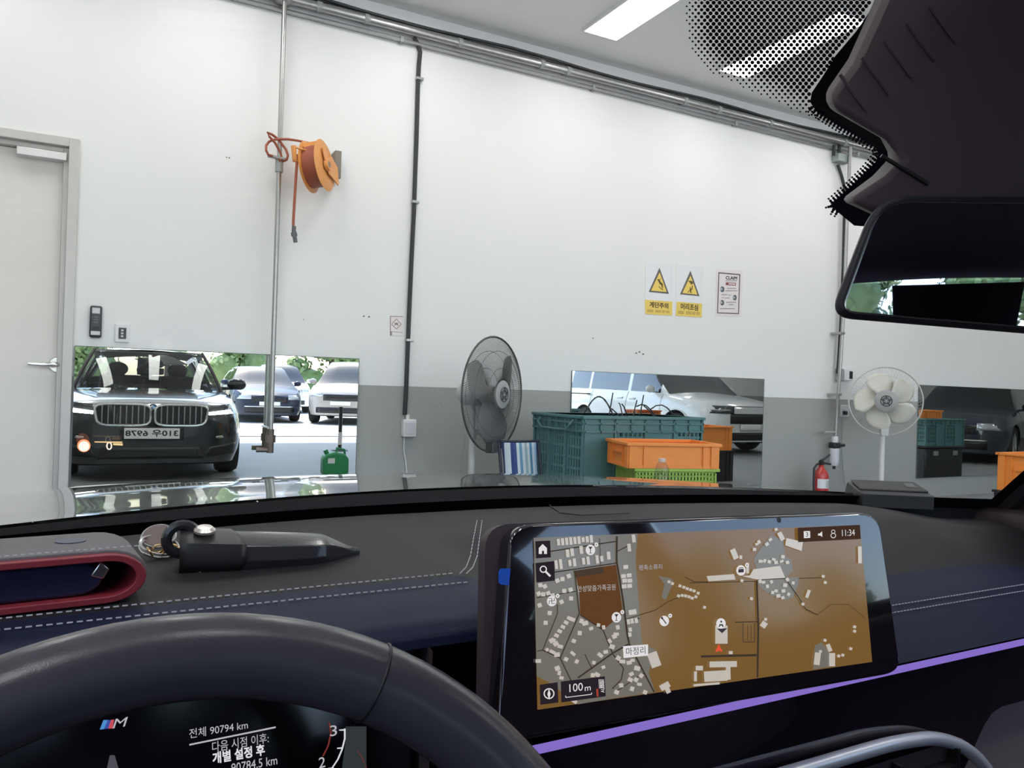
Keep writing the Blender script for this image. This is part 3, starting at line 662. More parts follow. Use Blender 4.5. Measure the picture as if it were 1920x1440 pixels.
MB().lathe([(0, .01), (.044, .012), (.044, hh * .3), (0, hh * .3)], o, (0, 0, 1), 16).build('liquid', mat('milky liquid', (.6, .6, .62), .2), t)
# striped folding chair
a, b = on_y(946, 831, 4.75), on_y(1016, 833, 4.75)
t = thing('folding_chair', 'blue and white striped folding chair left of the teal crates', 'chair', Vector(((a.x + b.x) / 2, 4.7, 0)))
cols = [(.03, .05, .14), (.55, .62, .68), (.62, .68, .70), (.03, .06, .20), (.04, .08, .24), (.62, .68, .70), (.13, .30, .45), (.58, .64, .66), (.30, .42, .46), (.62, .67, .69), (.10, .25, .40), (.60, .68, .75), (.35, .50, .66), (.04, .08, .22)]
zt = a.z
def cloth(u, v):
    w0 = a.x + (b.x - a.x) * (.5 + (u - .5) * (1 - .10 * math.sin(math.pi * v)))
    return Vector((w0, 4.75 - .03 * math.sin(math.pi * u) + .06 * v, .40 + (zt - .40) * v))
MB().grid(cloth, 14, 8).build('fabric_back', stripes('striped canvas', cols, 1), t, smooth=60, solid=.006)
MB().grid(lambda u, v: Vector((a.x + (b.x - a.x) * u, 4.75 - .36 * v, .38 - .04 * math.sin(math.pi * v))), 10, 6).build('fabric_seat', stripes('striped canvas seat', cols, 1), t, smooth=60, solid=.006)
for x in (a.x - .01, b.x + .01):
    MB().tube([(x, 4.82, zt + .01), (x, 4.74, .38), (x, 4.38, .0)], .011, 8).build('frame_leg', mat('navy frame', (.02, .025, .05), .4), t)
    MB().tube([(x, 4.38, .38), (x, 4.86, .0)], .011, 8).build('frame_leg', mat('navy frame', (.02, .025, .05), .4), t)
MB().tube([(a.x - .01, 4.815, zt + .005), (b.x + .01, 4.815, zt + .005)], .011, 8).build('top_rail', mat('navy frame', (.02, .025, .05), .4), t)
# stack at the right edge
rc = Vector((6.73, 3.46, 0))
crate('black crate under the orange crate at the right picture edge', rc, .66, .44, .385, 0, m_dark, 'solid', 'black crates')
crate('orange crate at the right picture edge', rc + Vector((0, 0, .385)), .62, .42, .30, 0, m_orange, 'solid', 'orange crates')
# seen only in the mirrors
mc = Vector((7.4, 1.4, 0))
t = thing('tool_cart', 'dark tool cart carrying an orange tray, seen in the middle mirror', 'cart', mc)
for z in (.12, .40, .68): MB().box(mc.x - .3, mc.x + .3, mc.y - .2, mc.y + .2, z, z + .03).build('shelf', m_dark, t, bevel=.005)
for sx_ in (-1, 1):
    for sy_ in (-1, 1):
        MB().cyl(mc + Vector((sx_ * .28, sy_ * .18, .05)), mc + Vector((sx_ * .28, sy_ * .18, .70)), .014, seg=8).build('post', m_dark, t)
        MB().torus(mc + Vector((sx_ * .28, sy_ * .18, .035)), (1, 0, 0), .025, .01, 16, 6).build('castor', m_dark, t)
crate('shallow orange tray on the dark tool cart, seen in the middle mirror', mc + Vector((0, 0, .71)), .42, .30, .10, 0, mat('red orange plastic', (.62, .15, .04), .45), 'solid', 'orange crates')
kc = Vector((10.0, 4.3, 0))
t = thing('storage_box', 'black storage box under a teal crate, seen in the right mirror', 'box', kc)
MB().box(kc.x - .4, kc.x + .4, kc.y - .25, kc.y + .25, 0, .46).build('box_body', m_dark, t, bevel=.02)
MB().box(kc.x - .42, kc.x + .42, kc.y - .27, kc.y + .27, .46, .49).build('box_lid', m_dark, t, bevel=.01)
for x in (-.2, .22): MB().box(kc.x + x - .05, kc.x + x + .05, kc.y + .25, kc.y + .262, .36, .42).build('latch', m_grey, t, bevel=.004)
crate('teal green crate on the black storage box, seen in the right mirror', kc + Vector((0, 0, .49)), .8, .5, .36, 0, m_green, 'slotted', 'teal green crates')
crate('orange tray on the teal crate, seen in the right mirror', kc + Vector((-.18, 0, .85)), .42, .34, .11, 0, m_orange, 'solid', 'orange crates')
# green jerry can and stand seen in the left mirror
jc = Vector((2.38, 1.85, 0))
t = thing('jerry_can', 'green plastic jerry can on the floor, seen in the left mirror', 'can', jc)
m_jg = mat('bright green plastic', (.03, .27, .11), .4)
MB().prism([jc + Vector((x, -.09, z)) for x, z in ((-.14, 0), (.14, 0), (.15, .03), (.15, .19), (.10, .25), (-.02, .27), (-.12, .24), (-.15, .19), (-.15, .03))], (0, .18, 0)).build('can_body', m_jg, t, bevel=.02)
MB().tube([jc + Vector((.02, 0, .25)), jc + Vector((.02, 0, .31)), jc + Vector((.11, 0, .29)), jc + Vector((.12, 0, .23))], .015, 8).build('carry_handle', m_jg, t)
MB().cyl(jc + Vector((-.09, 0, .24)), jc + Vector((-.115, 0, .29)), .028, seg=14).build('cap', m_jg, t)
MB().box(jc.x - .10, jc.x - .02, jc.y + .09, jc.y + .093, .14, .20).build('label_sheet', m_paper, t, smooth=0)
pc = Vector((3.22, -1.3, 0))
t = thing('barrier_post', 'dark post with white band by the hall opening, seen in the left mirror', 'post', pc)
MB().cyl(pc, pc + Vector((0, 0, .70)), .03, seg=12).build('post', m_dark, t)
MB().lathe([(0, .03), (.12, .02), (.14, 0), (0, 0)], pc, (0, 0, 1), 24).build('foot', m_dark, t)
MB().cyl(pc + Vector((0, 0, .10)), pc + Vector((0, 0, .30)), .034, seg=12).build('white_band', m_white, t)
# ================================================================== VEHICLES
SIDE = [(0, .93), (.25, .985), (.5, 1.0), (.72, .985), (.9, .945), (1.0, .90)]
def stations(y0, y1, axles, ra, n=44):
    s = set(round(y0 + (y1 - y0) * i / n, 4) for i in range(n + 1))
    for a in axles:
        for k in range(-10, 11): s.add(round(a + ra * math.sin(k / 10 * math.pi / 2), 4))
    for e in (y0, y1):
        for k in (.01, .025, .05, .09, .14): s.add(round(e + (k if e == y0 else -k), 4))
    return sorted(s)
def section(y, W, ZT, sill, axles, ra, wz, crown):
    w, zt = itp(W, y), itp(ZT, y); zb = sill
    for a in axles:
        if abs(y - a) < ra: zb = max(zb, wz + math.sqrt(max(0, ra * ra - (y - a) ** 2)))
    zb = min(zb, zt - .05)
    side = []
    for i in range(11):
        z = zb + (zt - zb) * i / 10; side.append((w * itp(SIDE, (z - sill) / (zt - sill)), y, z))
    top = []
    for i in range(1, 9):
        f = 1 - i / 8; top.append((w * .90 * f, y, zt + crown * (1 - f * f)))
    return side, top
def loft(mb, rows):
    n = len(rows[0]); P = [p for r in rows for p in r]
    F = [(j * n + i, j * n + i + 1, (j + 1) * n + i + 1, (j + 1) * n + i) for j in range(len(rows) - 1) for i in range(n - 1)]
    return mb.add(P, F)
def mir(pts): return [(-x, y, z) for x, y, z in pts]
def wheel(parent, c, side, R, W, m_rim, spokes=5, name='wheel'):
    c = Vector(c); ax = Vector((side, 0, 0))
    t_ = MB().lathe([(R * .68, -W / 2), (R * .93, -W / 2), (R, -W * .32), (R, W * .32), (R * .93, W / 2), (R * .68, W / 2)], c, ax, 36).build(name, mat('tyre rubber', (.02, .02, .02), .8), parent)
    r = MB().lathe([(R * .70, -W * .4), (R * .70, W * .45), (R * .66, W * .46), (R * .62, W * .35), (R * .6, -W * .3)], c, ax, 36)
    for i in range(spokes):
        for d in (-.13, .13):
            a = 2 * math.pi * i / spokes + d; b = 2 * math.pi * i / spokes + d * .4
            p0 = c + ax * W * .38 + Vector((0, math.cos(b), math.sin(b))) * R * .12; p1 = c + ax * W * .40 + Vector((0, math.cos(a), math.sin(a))) * R * .67
            r.tube([p0, p1], [R * .06, R * .045], 6)
    r.lathe([(0, W * .42), (R * .12, W * .42), (R * .17, W * .3)], c, ax, 16)
    r.build('rim', m_rim, t_)
    MB().lathe([(0, 0), (R * .6, 0), (R * .6, .01)], c, ax, 24).build('brake_disc', mat('dark brake', (.05, .05, .05), .5, .5), t_)
    return t_
def build_car(label, cat, paint, S, name='parked_car'):
    """generic closed car, front towards +Y, built at the origin"""
    t = thing(name, label, cat, (0, 0, 0))
    W, ZT, ax, ra, R = S['W'], S['ZT'], S['ax'], S['ra'], S['R']; y0, y1 = W[0][0], W[-1][0]; sill = S['sill']; crown = S.get('crown', .05)
    st = stations(y0, y1, ax, ra); rows = []
    for y in st:
        s, tp = section(y, W, ZT, sill, ax, ra, R, crown); h = s + tp; rows.append(h + mir(h[:-1])[::-1])
    b = MB(); loft(b, rows); n = len(rows[0])
    b.add(rows[0], [tuple(range(n))]); b.add(rows[-1], [tuple(range(n))])
    b.build('body', paint, t, smooth=40)
    wmax = max(v for _, v in W)
    MB().box(-wmax + .24, wmax - .24, y0 + .15, y1 - .15, sill - .03, .62).build('underbody', mat('black underbody', (.012, .012, .012), .8), t, smooth=0)
    for a in ax:
        for s in (-1, 1): wheel(t, (s * (itp(W, a) - .13), a, R), s, R, .22, S['rim'])
    # greenhouse
    ZR = S['ZR']; g0, g1 = ZR[0][0], ZR[-1][0]; fr_, rr = S['roof']; gl = mat('tinted car glass', (.012, .015, .018), .03, coat=1.0, noise=.0)
    ys = sorted(set([round(g0 + (g1 - g0) * i / 40, 4) for i in range(41)] + [fr_, rr] + [p for q in S['pillars'] for p in q]))
    roof, side, wsd, rw, pil = MB(), MB(), MB(), MB(), MB()
    def gs(y):
        w = itp(W, y) * .90; zt = itp(ZT, y) - .01; zr = max(itp(ZR, y), zt + .012); tw = w - (zr - zt) * S.get('tumble', .38)
        return [(w, y, zt), (w - (w - tw) * .5 + .012, y, zt + (zr - zt) * .52), (tw, y, zr - .02)], [(tw, y, zr - .02), (tw * .93, y, zr), (tw * .5, y, zr + .018), (0, y, zr + .024)]
    for a, c in zip(ys[:-1], ys[1:]):
        (sa, ta), (sc, tc) = gs(a), gs(c); mid = (a + c) / 2
        target = wsd if mid > fr_ else rw if mid < rr else roof
        loft(target, [ta, tc]); loft(target, [mir(ta), mir(tc)])
        tgt = pil if (any(p0 <= mid <= p1 for p0, p1 in S['pillars']) or mid > fr_ + (g1 - fr_) * .72 or mid < g0 + .12) else side
        loft(tgt, [sa, sc]); loft(tgt, [mir(sa), mir(sc)])
    roof.build('roof', S.get('roof_m', paint), t); wsd.build('windscreen', gl, t); rw.build('rear_window', gl, t); side.build('side_window', gl, t); pil.build('pillar', paint, t)
    for s in (-1, 1):
        yy = S['mirror']; w = itp(W, yy); z = itp(ZT, yy) + .07
        mm = MB().grid(lambda u, v: Vector((s * (w + .05) + .10 * math.cos(2 * math.pi * u) * math.sin(math.pi * v), yy + .06 * math.sin(2 * math.pi * u) * math.sin(math.pi * v), z - .075 * math.cos(math.pi * v))), 16, 8, True)
        mm.cyl((s * (w - .1), yy - .02, z - .06), (s * (w + .02), yy - .02, z - .05), .02, seg=8); mm.build('wing_mirror', S.get('mir_m', paint), t)
    # side trim: door seams, handles, rub strip
    sm = mat('door gap', (.01, .01, .01), .8)
    for yd in S['seams']:
        for s in (-1, 1):
            q = MB()
            def pt(u, v):
                z = sill + .06 + (itp(ZT, yd) - sill - .07) * v
                return Vector((s * (itp(W, yd) * itp(SIDE, (z - sill) / (itp(ZT, yd) - sill)) + .0015), yd + (u - .5) * .010, z))
            q.grid(pt, 1, 12); q.build('door_seam', sm, t)
    for yd in S['handles']:
        for s in (-1, 1):
            z = itp(ZT, yd) - .15; x = itp(W, yd) * itp(SIDE, (z - sill) / (itp(ZT, yd) - sill))
            MB().box(s * x - .012 if s > 0 else s * x - .025, s * x + .025 if s > 0 else s * x + .012, yd - .10, yd + .10, z - .018, z + .018).build('door_handle', S.get('handle_m', paint), t, bevel=.01)
    def nose(x, z, yd=1):       # y of the front (or rear) skin at x, z
        sf = itp(SIDE, max(0, (z - sill) / (itp(ZT, y1 - .1) - sill)))
        lo, hi = y1 - .9, y1
        if yd < 0: lo, hi = y0 + .9, y0
        for _ in range(22):
            m_ = (lo + hi) / 2
            if itp(W, m_) * sf > abs(x): lo = m_
            else: hi = m_
        return lo
    def fpatch(nm, m_, x0, x1, z0, z1, off=.012, both=False, yd=1, nx=10):
        for s in ((1, -1) if both else (1,)):
            q = MB().grid(lambda u, v: Vector((s * (x0 + (x1 - x0) * u), nose(x0 + (x1 - x0) * u, z0 + (z1 - z0) * v, yd) + off * yd, z0 + (z1 - z0) * v)), nx, 3); q.build(nm, m_, t, solid=.006)
    for a in S['front']: fpatch(*a)
    for a in S.get('rear', []): fpatch(*a, yd=-1)
    return t, nose
m_rim = mat('alloy rim', (.55, .55, .57), .3, .9)
m_rimd = mat('dark alloy rim', (.35, .35, .37), .35, .9)
p_white = mat('white car paint', (.72, .74, .76), .28, coat=1.0, noise=.01)
p_navy = mat('navy car paint', (.02, .028, .05), .25, coat=1.0, noise=.02)
p_dark = mat('blue black car paint', (.025, .032, .055), .35, coat=.3, noise=.02, spec=.3)
p_pearl = mat('pearl white car paint', (.80, .80, .80), .25, coat=1.0, noise=.01)
p_black = mat('black car paint', (.012, .013, .015), .2, coat=1.0, noise=.02)
m_lens = mat('headlight lens', (.50, .52, .56), .08, .3, coat=1.0, noise=.25, nscale=30)
m_dlens = mat('dark headlight lens', (.05, .055, .06), .08, .2, coat=1.0, noise=.3, nscale=40)
m_grill = mat('black grille', (.012, .012, .013), .35, noise=.3, nscale=60)
m_plate = mat('white number plate', (.80, .81, .80), .4, noise=.02)
sedan = dict(W=[(-2.4, .62), (-2.36, .76), (-2.2, .86), (-1.5, .915), (0, .92), (1.2, .915), (1.8, .88), (2.15, .78), (2.3, .62), (2.34, .48)],
             ZT=[(-2.4, .86), (-2.2, 1.0), (-1.6, 1.04), (-.6, .98), (.6, .95), (1.1, .93), (1.8, .84), (2.2, .74), (2.34, .66)], ZR=[(-1.9, 1.03), (-1.2, 1.34), (-.3, 1.46), (.3, 1.45), (1.1, .94)], roof=(.35, -1.0),
             ax=(1.42, -1.40), ra=.37, R=.33, sill=.2, pillars=[(-.25, -.17)], mirror=.72, seams=(.85, -.2, -1.15), handles=(-.02, -1.0), rim=m_rim, tumble=.42,
             front=[('headlight', m_lens, .46, .84, .60, .72, .012, True), ('grille', m_grill, -.44, .44, .52, .66), ('lower_grille', m_grill, -.62, .62, .26, .40), ('number_plate', m_plate, -.26, .26, .44, .54, .022), ('chrome_strip', m_chrome, -.62, .62, .40, .425, .016)],
             rear=[('tail_light', mat('red lens', (.4, .02, .02), .15), .5, .84, .72, .86, .012, True)])
suv = dict(sedan, ZT=[(-2.3, .95), (-2.1, 1.08), (-1.4, 1.10), (.6, 1.04), (1.1, 1.02), (1.8, .95), (2.2, .84), (2.3, .72)], W=[(-2.3, .70), (-2.25, .84), (-2.0, .92), (0, .94), (1.3, .935), (1.8, .9), (2.1, .80), (2.26, .66), (2.3, .52)],
           ZR=[(-2.25, 1.08), (-2.0, 1.45), (-1.2, 1.64), (.2, 1.66), (1.0, 1.03)], roof=(.25, -1.75), ax=(1.38, -1.36), ra=.40, R=.36, sill=.24,
           front=[('headlight', m_lens, .46, .84, .72, .82, .012, True), ('grille', m_grill, -.44, .44, .62, .78), ('lower_grille', m_grill, -.62, .62, .30, .44), ('number_plate', m_plate, -.26, .26, .50, .60, .022)])
van = dict(W=[(-2.55, .84), (-2.52, .92), (-2.3, .975), (-1.5, .99), (0, .995), (1.3, .99), (1.85, .96), (2.25, .88), (2.48, .74), (2.55, .58)],
           ZT=[(-2.55, 1.05), (-2.2, 1.13), (-1.0, 1.12), (.6, 1.09), (1.2, 1.07), (1.8, 1.0), (2.3, .92), (2.55, .80)], ZR=[(-2.5, 1.2), (-2.35, 1.60), (-1.8, 1.74), (.2, 1.76), (1.35, 1.06)], roof=(.35, -2.3),
           ax=(1.60, -1.49), ra=.41, R=.36, sill=.23, pillars=[(.0, .10), (-1.45, -1.37), (-2.5, -2.2)], mirror=.92, seams=(1.15, .05, -1.25), handles=(.25, -.18), rim=m_rimd, tumble=.24,
           front=[('headlight', m_dlens, .42, .90, .74, .88, .012, True), ('light_strip', m_chrome, -.42, .42, .86, .885), ('grille', m_grill, -.5, .5, .56, .74), ('lower_grille', m_grill, -.66, .66, .26, .40), ('number_plate', m_plate, -.26, .26, .44, .55, .022)], handle_m=p_white)
def M4(x, y, rz): return Matrix.Translation((x, y, 0)) @ Matrix.Rotation(rz, 4, 'Z')
t, nz_ = build_car('white minivan parked in the next bay, seen in the middle mirror', 'van', p_white, van, 'minivan')
for s in (-1, 1):      # sliding door rail, wheel arch lips, head light core
    MB().box(s * .985 - .012, s * .985 + .012, -2.25, -1.25, 1.0, 1.025).build('door_rail', mat('door gap', (.01, .01, .01), .8), t, bevel=.003)
    for a in (1.60, -1.49):
        MB().tube([(s * (itp(van['W'], a) * .985), a + .425 * math.cos(q * math.pi / 16), .36 + .425 * math.sin(q * math.pi / 16)) for q in range(0, 17)], .014, 6).build('arch_lip', p_white, t)
    MB().grid(lambda u, v: Vector((s * (.5 + .32 * u), nz_(.5 + .32 * u, .8) + .024, .79 + .025 * v)), 8, 1).build('light_core', mat('alloy rim', (.55, .55, .57), .3, .9), t, solid=.004)
place(t, M4(10.55, -2.05, 0))
t, _ = build_car('blue black sedan parked in the yard facing the hall, seen in the mirror', 'car', p_dark, sedan); place(t, M4(3.5, -12.0, rad(1)))
t, _ = build_car('white car parked behind the blue black sedan in the yard', 'car', p_pearl, dict(suv), 'parked_car'); place(t, M4(5.1, -18.2, rad(3)))
t, _ = build_car('pale bronze car at the right edge of the left mirror in the yard', 'car', mat('pale bronze car paint', (.42, .38, .35), .3, coat=.6), dict(suv), 'parked_car'); place(t, M4(5.95, -11.0, rad(22)))
t, _ = build_car('navy car standing crosswise deep in the hall, seen in the right mirror', 'car', p_navy, dict(sedan), 'parked_car'); place(t, M4(15.6, 1.6, rad(70)))
t, _ = build_car('white sedan far left in the yard behind the hall', 'car', p_pearl, dict(sedan), 'parked_car'); place(t, M4(-3.4, -13.5, rad(-4)))

# ---------------------------------------------------------------- trees of the yard
m_bark = mat('tree bark', (.10, .075, .05), .9, noise=.3, bump=.4, bscale=30)
leaf_m = [mat('leaf green', (.17, .25, .08), .6, noise=.4, nscale=.8), mat('leaf light green', (.25, .33, .13), .6, noise=.4, nscale=.8)]
def tree(label, m_leaf, seed, h=7.0, wd=2.3):
    rnd = random.Random(seed); t = thing('tree', label, 'tree', (0, 0, 0), 'trees behind the yard')
    q = MB().tube([(0, 0, -.05), (.05, .03, h * .25), (0, .1, h * .55)], [.16, .13, .07], 8)
    for k in range(5):
        a = k * 1.3; q.tube([(0, .05, h * .28 + .25 * k), (math.cos(a) * wd * .3, math.sin(a) * wd * .3, h * .5 + .2 * k)], [.07, .03], 6)
    q.build('trunk', m_bark, t)
    blobs = [(Vector((rnd.uniform(-.7, .7) * wd, rnd.uniform(-.5, .5) * wd, h * rnd.uniform(.12, .9))), rnd.uniform(.6, 1.15)) for _ in range(20)]
    P, F = [], []
    for c, r in blobs:
        for _ in range(150):
            d = Vector((rnd.gauss(0, 1), rnd.gauss(0, 1), rnd.gauss(0, 1))).normalized(); p = c + d * r * rnd.uniform(.75, 1.05)
            a = Vector((rnd.gauss(0, 1), rnd.gauss(0, 1), rnd.gauss(0, 1))).normalized(); b = (d + a * .8).normalized().cross(a).normalized(); a = b.cross((d + a * .3).normalized()).normalized()
            s = rnd.uniform(.10, .2); o = len(P); P += [p - a * s, p + b * s * .6, p + a * s, p - b * s * .6]; F.append((o, o + 1, o + 2, o + 3))
    o = MB().add(P, F).build('foliage', m_leaf, t, smooth=0); o['kind'] = 'stuff'
    cr_ = MB()
    for c, r in blobs: cr_.ball(c, r * .72, 10)
    cr_.build('inner_crown', m_leaf, t)
    return t
tA = tree('broad green tree behind the yard', leaf_m[0], 3); tB = tree('light green tree behind the yard', leaf_m[1], 8, 6.2, 2.1)
spots = [(-12 + 3.4 * i, -24 - 5.8 * (i % 2)) for i in range(13)]
ords = ('first', 'second', 'third', 'fourth', 'fifth', 'sixth', 'seventh', 'eighth', 'ninth', 'tenth', 'eleventh', 'twelfth', 'last')
rk = sorted(range(len(spots)), key=lambda i: spots[i][0])
for i, (x, y) in enumerate(spots):
    src = tA if i % 2 == 0 else tB
    M = M4(x, y, i * 1.7) @ Matrix.Scale(.85 + .07 * (i % 4), 4)
    lab = '%s green tree behind the yard, %s from the left' % ('broad' if i % 2 == 0 else 'light', ords[rk.index(i)])
    if i < 2: src.matrix_basis = M; src['label'] = lab
    else: dup(src, M, lab)
# ================================================================== OUR CAR
CX = .41
car = thing('sedan_car', 'dark sedan we sit in, its dashboard and bonnet facing the white wall', 'car', (CX, -.3, 0))
def C(x, y, rz): return Vector((CX + x, y, EYE + rz))      # car x, world y, height relative to the eye
p_own = mat('dark metallic paint', (.014, .015, .019), .2, .0, coat=1.0, noise=.03)
m_blackgl = mat('piano black', (.014, .010, .015), .06, coat=1.0, noise=.0)
m_dash = mat('dark dashboard leather', (.0165, .0155, .0190), .6, spec=.25, noise=.06, bump=.25, bscale=900)
m_dashb = mat('night blue dashboard leather', (.0085, .0125, .040), .6, spec=.22, noise=.06, bump=.25, bscale=900)
m_int = mat('black interior trim', (.062, .044, .054), .6, noise=.08)  # black lifted towards purple, veiling glare put into the base colour
m_hous = mat('dark housing plastic', (.12, .085, .105), .6)  # base colour lightened to stand in for lens glare
m_head = mat('dark headliner cloth', (.13, .095, .125), .85, noise=.1, bump=.2)  # lightened like the housing, lens glare mixed into the cloth colour
m_thread = mat('grey stitching', (.55, .55, .60), .7)
# ---- exterior
OW = [(-2.82, .66), (-2.78, .80), (-2.5, .90), (-1.8, .93), (0, .935), (1.3, .935), (1.7, .915), (1.95, .86), (2.06, .77), (2.12, .66), (2.15, .54)]
HZ = [(.88, -.127), (1.0, -.135), (1.15, -.145), (1.3, -.157), (1.5, -.178), (1.7, -.205), (1.9, -.236), (2.05, -.270), (2.15, -.31)]
OZ = [(-2.82, .90), (-2.5, 1.02), (-1.8, 1.05), (-1.0, 1.0), (.0, .965), (.7, .925)] + [(y, EYE + z - .045) for y, z in HZ]
OAX = (1.27, -1.70); ORA, OR, OSILL = .375, .335, .19
st = stations(-2.82, 2.15, OAX, ORA, 56); sides, tops = [], []
for y in st:
    s, tp = section(y, OW, OZ, OSILL, OAX, ORA, OR, .045); sides.append((y, s)); tops.append((y, [s[-1]] + tp))
def sh(p): return [(x + CX, y, z) for x, y, z in p]
b = MB()
loft(b, [sh(s) for _, s in sides]); loft(b, [sh(mir(s)) for _, s in sides])
for k in (0, -1):
    h = sides[k][1] + tops[k][1][1:]; full = h + mir(h[:-1])[::-1]; b.add(sh(full), [tuple(range(len(full)))])
b.build('body', p_own, car, smooth=40)
def hood_pt(u, v):
    f = 2 * u - 1; y0 = .915 - .215 * (f * .84 / .79) ** 2; y = y0 + (2.15 - y0) * v
    return Vector((CX + f * .90 * itp(OW, y), y, itp(OZ, y) + .045 * (1 - f * f)))
hood = MB().grid(hood_pt, 24, 48).build('bonnet', p_own, car, smooth=50)
MB().grid(lambda u, v: hood_pt(u, 0) + Vector((0, -.012 * v, -.003 - .12 * v)), 24, 3).build('cowl_panel', mat('black cowl plastic', (.012, .011, .013), .6), car, smooth=50)
hd = MB(); rows = [sh(tp + mir(tp[:-1])[::-1]) for y, tp in tops if y < -1.75]
loft(hd, rows).build('boot_lid', p_own, car, smooth=50)
MB().box(CX - .68, CX + .68, -2.6, 1.95, .16, .32).build('underbody', mat('black underbody', (.012, .012, .012), .8), car, smooth=0)
MB().box(CX - .8, CX + .8, .96, 1.0, .3, EYE - .20).build('bulkhead', m_int, car, smooth=0)
for a in OAX:
    for s in (-1, 1): wheel(car, (CX + s * (.935 - .12), a, OR), s, OR, .23, m_rimd)
def nose(x, z):
    sf = itp(SIDE, max(0, (z - OSILL) / (.76 - OSILL))); lo, hi = 1.2, 2.15
    for _ in range(24):
        m_ = (lo + hi) / 2
        if itp(OW, m_) * sf > abs(x): lo = m_
        else: hi = m_
    return lo
def npatch(nm_, m_, pts, off=.01, parent=None, s=1):          # quad patch through (x, z) corner loop: x0z0 x1z0 x1z1 x0z1
    (ax_, az), (bx_, bz), (cx_, cz), (dx_, dz) = pts
    def f(u, v):
        x = (ax_ + (bx_ - ax_) * u) * (1 - v) + (dx_ + (cx_ - dx_) * u) * v; z = (az + (bz - az) * u) * (1 - v) + (dz + (cz - dz) * u) * v
        return Vector((CX + s * x, nose(x, z) + off, z))
    return MB().grid(f, 12, 4).build(nm_, m_, parent or car, solid=.004)
m_drl = glow('daytime running light', (1, .98, .93), 40.0)
for s in (-1, 1):
    hl = npatch('headlight', m_dlens, ((.53, .69), (.905, .71), (.915, .825), (.55, .795)), .010, None, s)
    npatch('light_bar', m_drl, ((.545, .695), (.89, .72), (.89, .765), (.545, .725)), .018, hl, s)
    npatch('light_hook', m_drl, ((.78, .722), (.86, .722), (.87, .805), (.84, .805)), .019, hl, s)
    # kidney grille
    cxk = s * .272
    def ring(wd, hg, off):
        o = []
        for k in range(32):
            a = 2 * math.pi * k / 32; ca, sa = math.cos(a), math.sin(a); n_ = 5
            r = (abs(ca) ** n_ + abs(sa) ** n_) ** (-1 / n_); x = wd * r * ca; z = hg * r * sa
            x *= (1.0 + .07 * (z / hg)) if s * x > 0 else (1 - .0 * (z / hg))
            o.append(Vector((CX + cxk + x, 2.15 + off, .69 + z)))
        return o
    kg = MB().prism(ring(.24, .098, .004), (0, .006, 0)).build('kidney_grille', m_grill, car, smooth=0)
    MB().tube(ring(.25, .108, .012), .014, 8, closed=True).build('chrome_surround', m_chrome, kg)
    for k in range(8):
        x = CX + cxk + (k - 3.5) * .055
        MB().box(x - .006, x + .006, 2.152, 2.178, .60, .78).build('grille_bar', mat('satin grille bar', (.40, .40, .41), .3, .9), kg, bevel=.003)
    npatch('air_intake', m_grill, ((.50, .26), (.82, .28), (.84, .40), (.56, .36)), .008, None, s)
    npatch('fog_trim', m_chrome, ((.62, .45), (.70, .45), (.69, .475), (.62, .47)), .012, None, s)
    # wing mirrors
    o = C(s * 1.0, .58, -.06)
    wmr = MB().grid(lambda u, v: o + Vector((.115 * math.cos(2 * math.pi * u) * math.sin(math.pi * v) ** .6, .06 * math.sin(2 * math.pi * u) * math.sin(math.pi * v), -.07 * math.cos(math.pi * v))), 18, 10, True)
    wmr.cyl(o + Vector((-s * .2, 0, -.055)), o + Vector((-s * .04, 0, -.05)), .02, seg=8); wmr.build('wing_mirror', p_own, car)
npatch('lower_grille', m_grill, ((-.5, .24), (.5, .24), (.46, .36), (-.46, .36)), .008)
pl = MB().box(CX - .26, CX + .26, 2.162, 2.172, .445, .555).build('number_plate', m_plate, car, bevel=.003)
MB().box(CX - .30, CX + .30, 2.150, 2.162, .43, .57).build('plate_holder', m_dark, car, bevel=.004)
# reads from the front: right hand side of the text lies at smaller x
bold(MB(), '310우 6978', (CX + .245, 2.1722, .468), (CX - .245, 2.1722, .468), (CX + .245, 2.1722, .535), (0, .0006, 0), .004).build('plate_lettering', m_print_k, pl, smooth=0)
bd = MB().lathe([(0, 0), (.042, 0), (.042, .006), (0, .006)], (CX, 2.14, EYE - .312), (0, .75, .66), 28).build('bonnet_badge', mat('badge black', (.01, .01, .01), .2), car)
MB().torus((CX, 2.1445, EYE - .308), (0, .75, .66), .038, .003, 28, 6).build('badge_ring', m_chrome, bd)
bn = Vector((0, .75, .66)); bs = Vector((1, 0, 0)); bu = bn.cross(bs)
for k in range(4):
    q = [Vector((CX, 2.1452, EYE - .3074))] + [Vector((CX, 2.1452, EYE - .3074)) + (bs * math.cos(k * math.pi / 2 + j * math.pi / 12) + bu * math.sin(k * math.pi / 2 + j * math.pi / 12)) * .024 for j in range(7)]
    MB().prism(q, bn * .001).build('badge_quarter', mat('badge blue', (.05, .25, .6), .3) if k % 2 else m_white, bd, smooth=0)
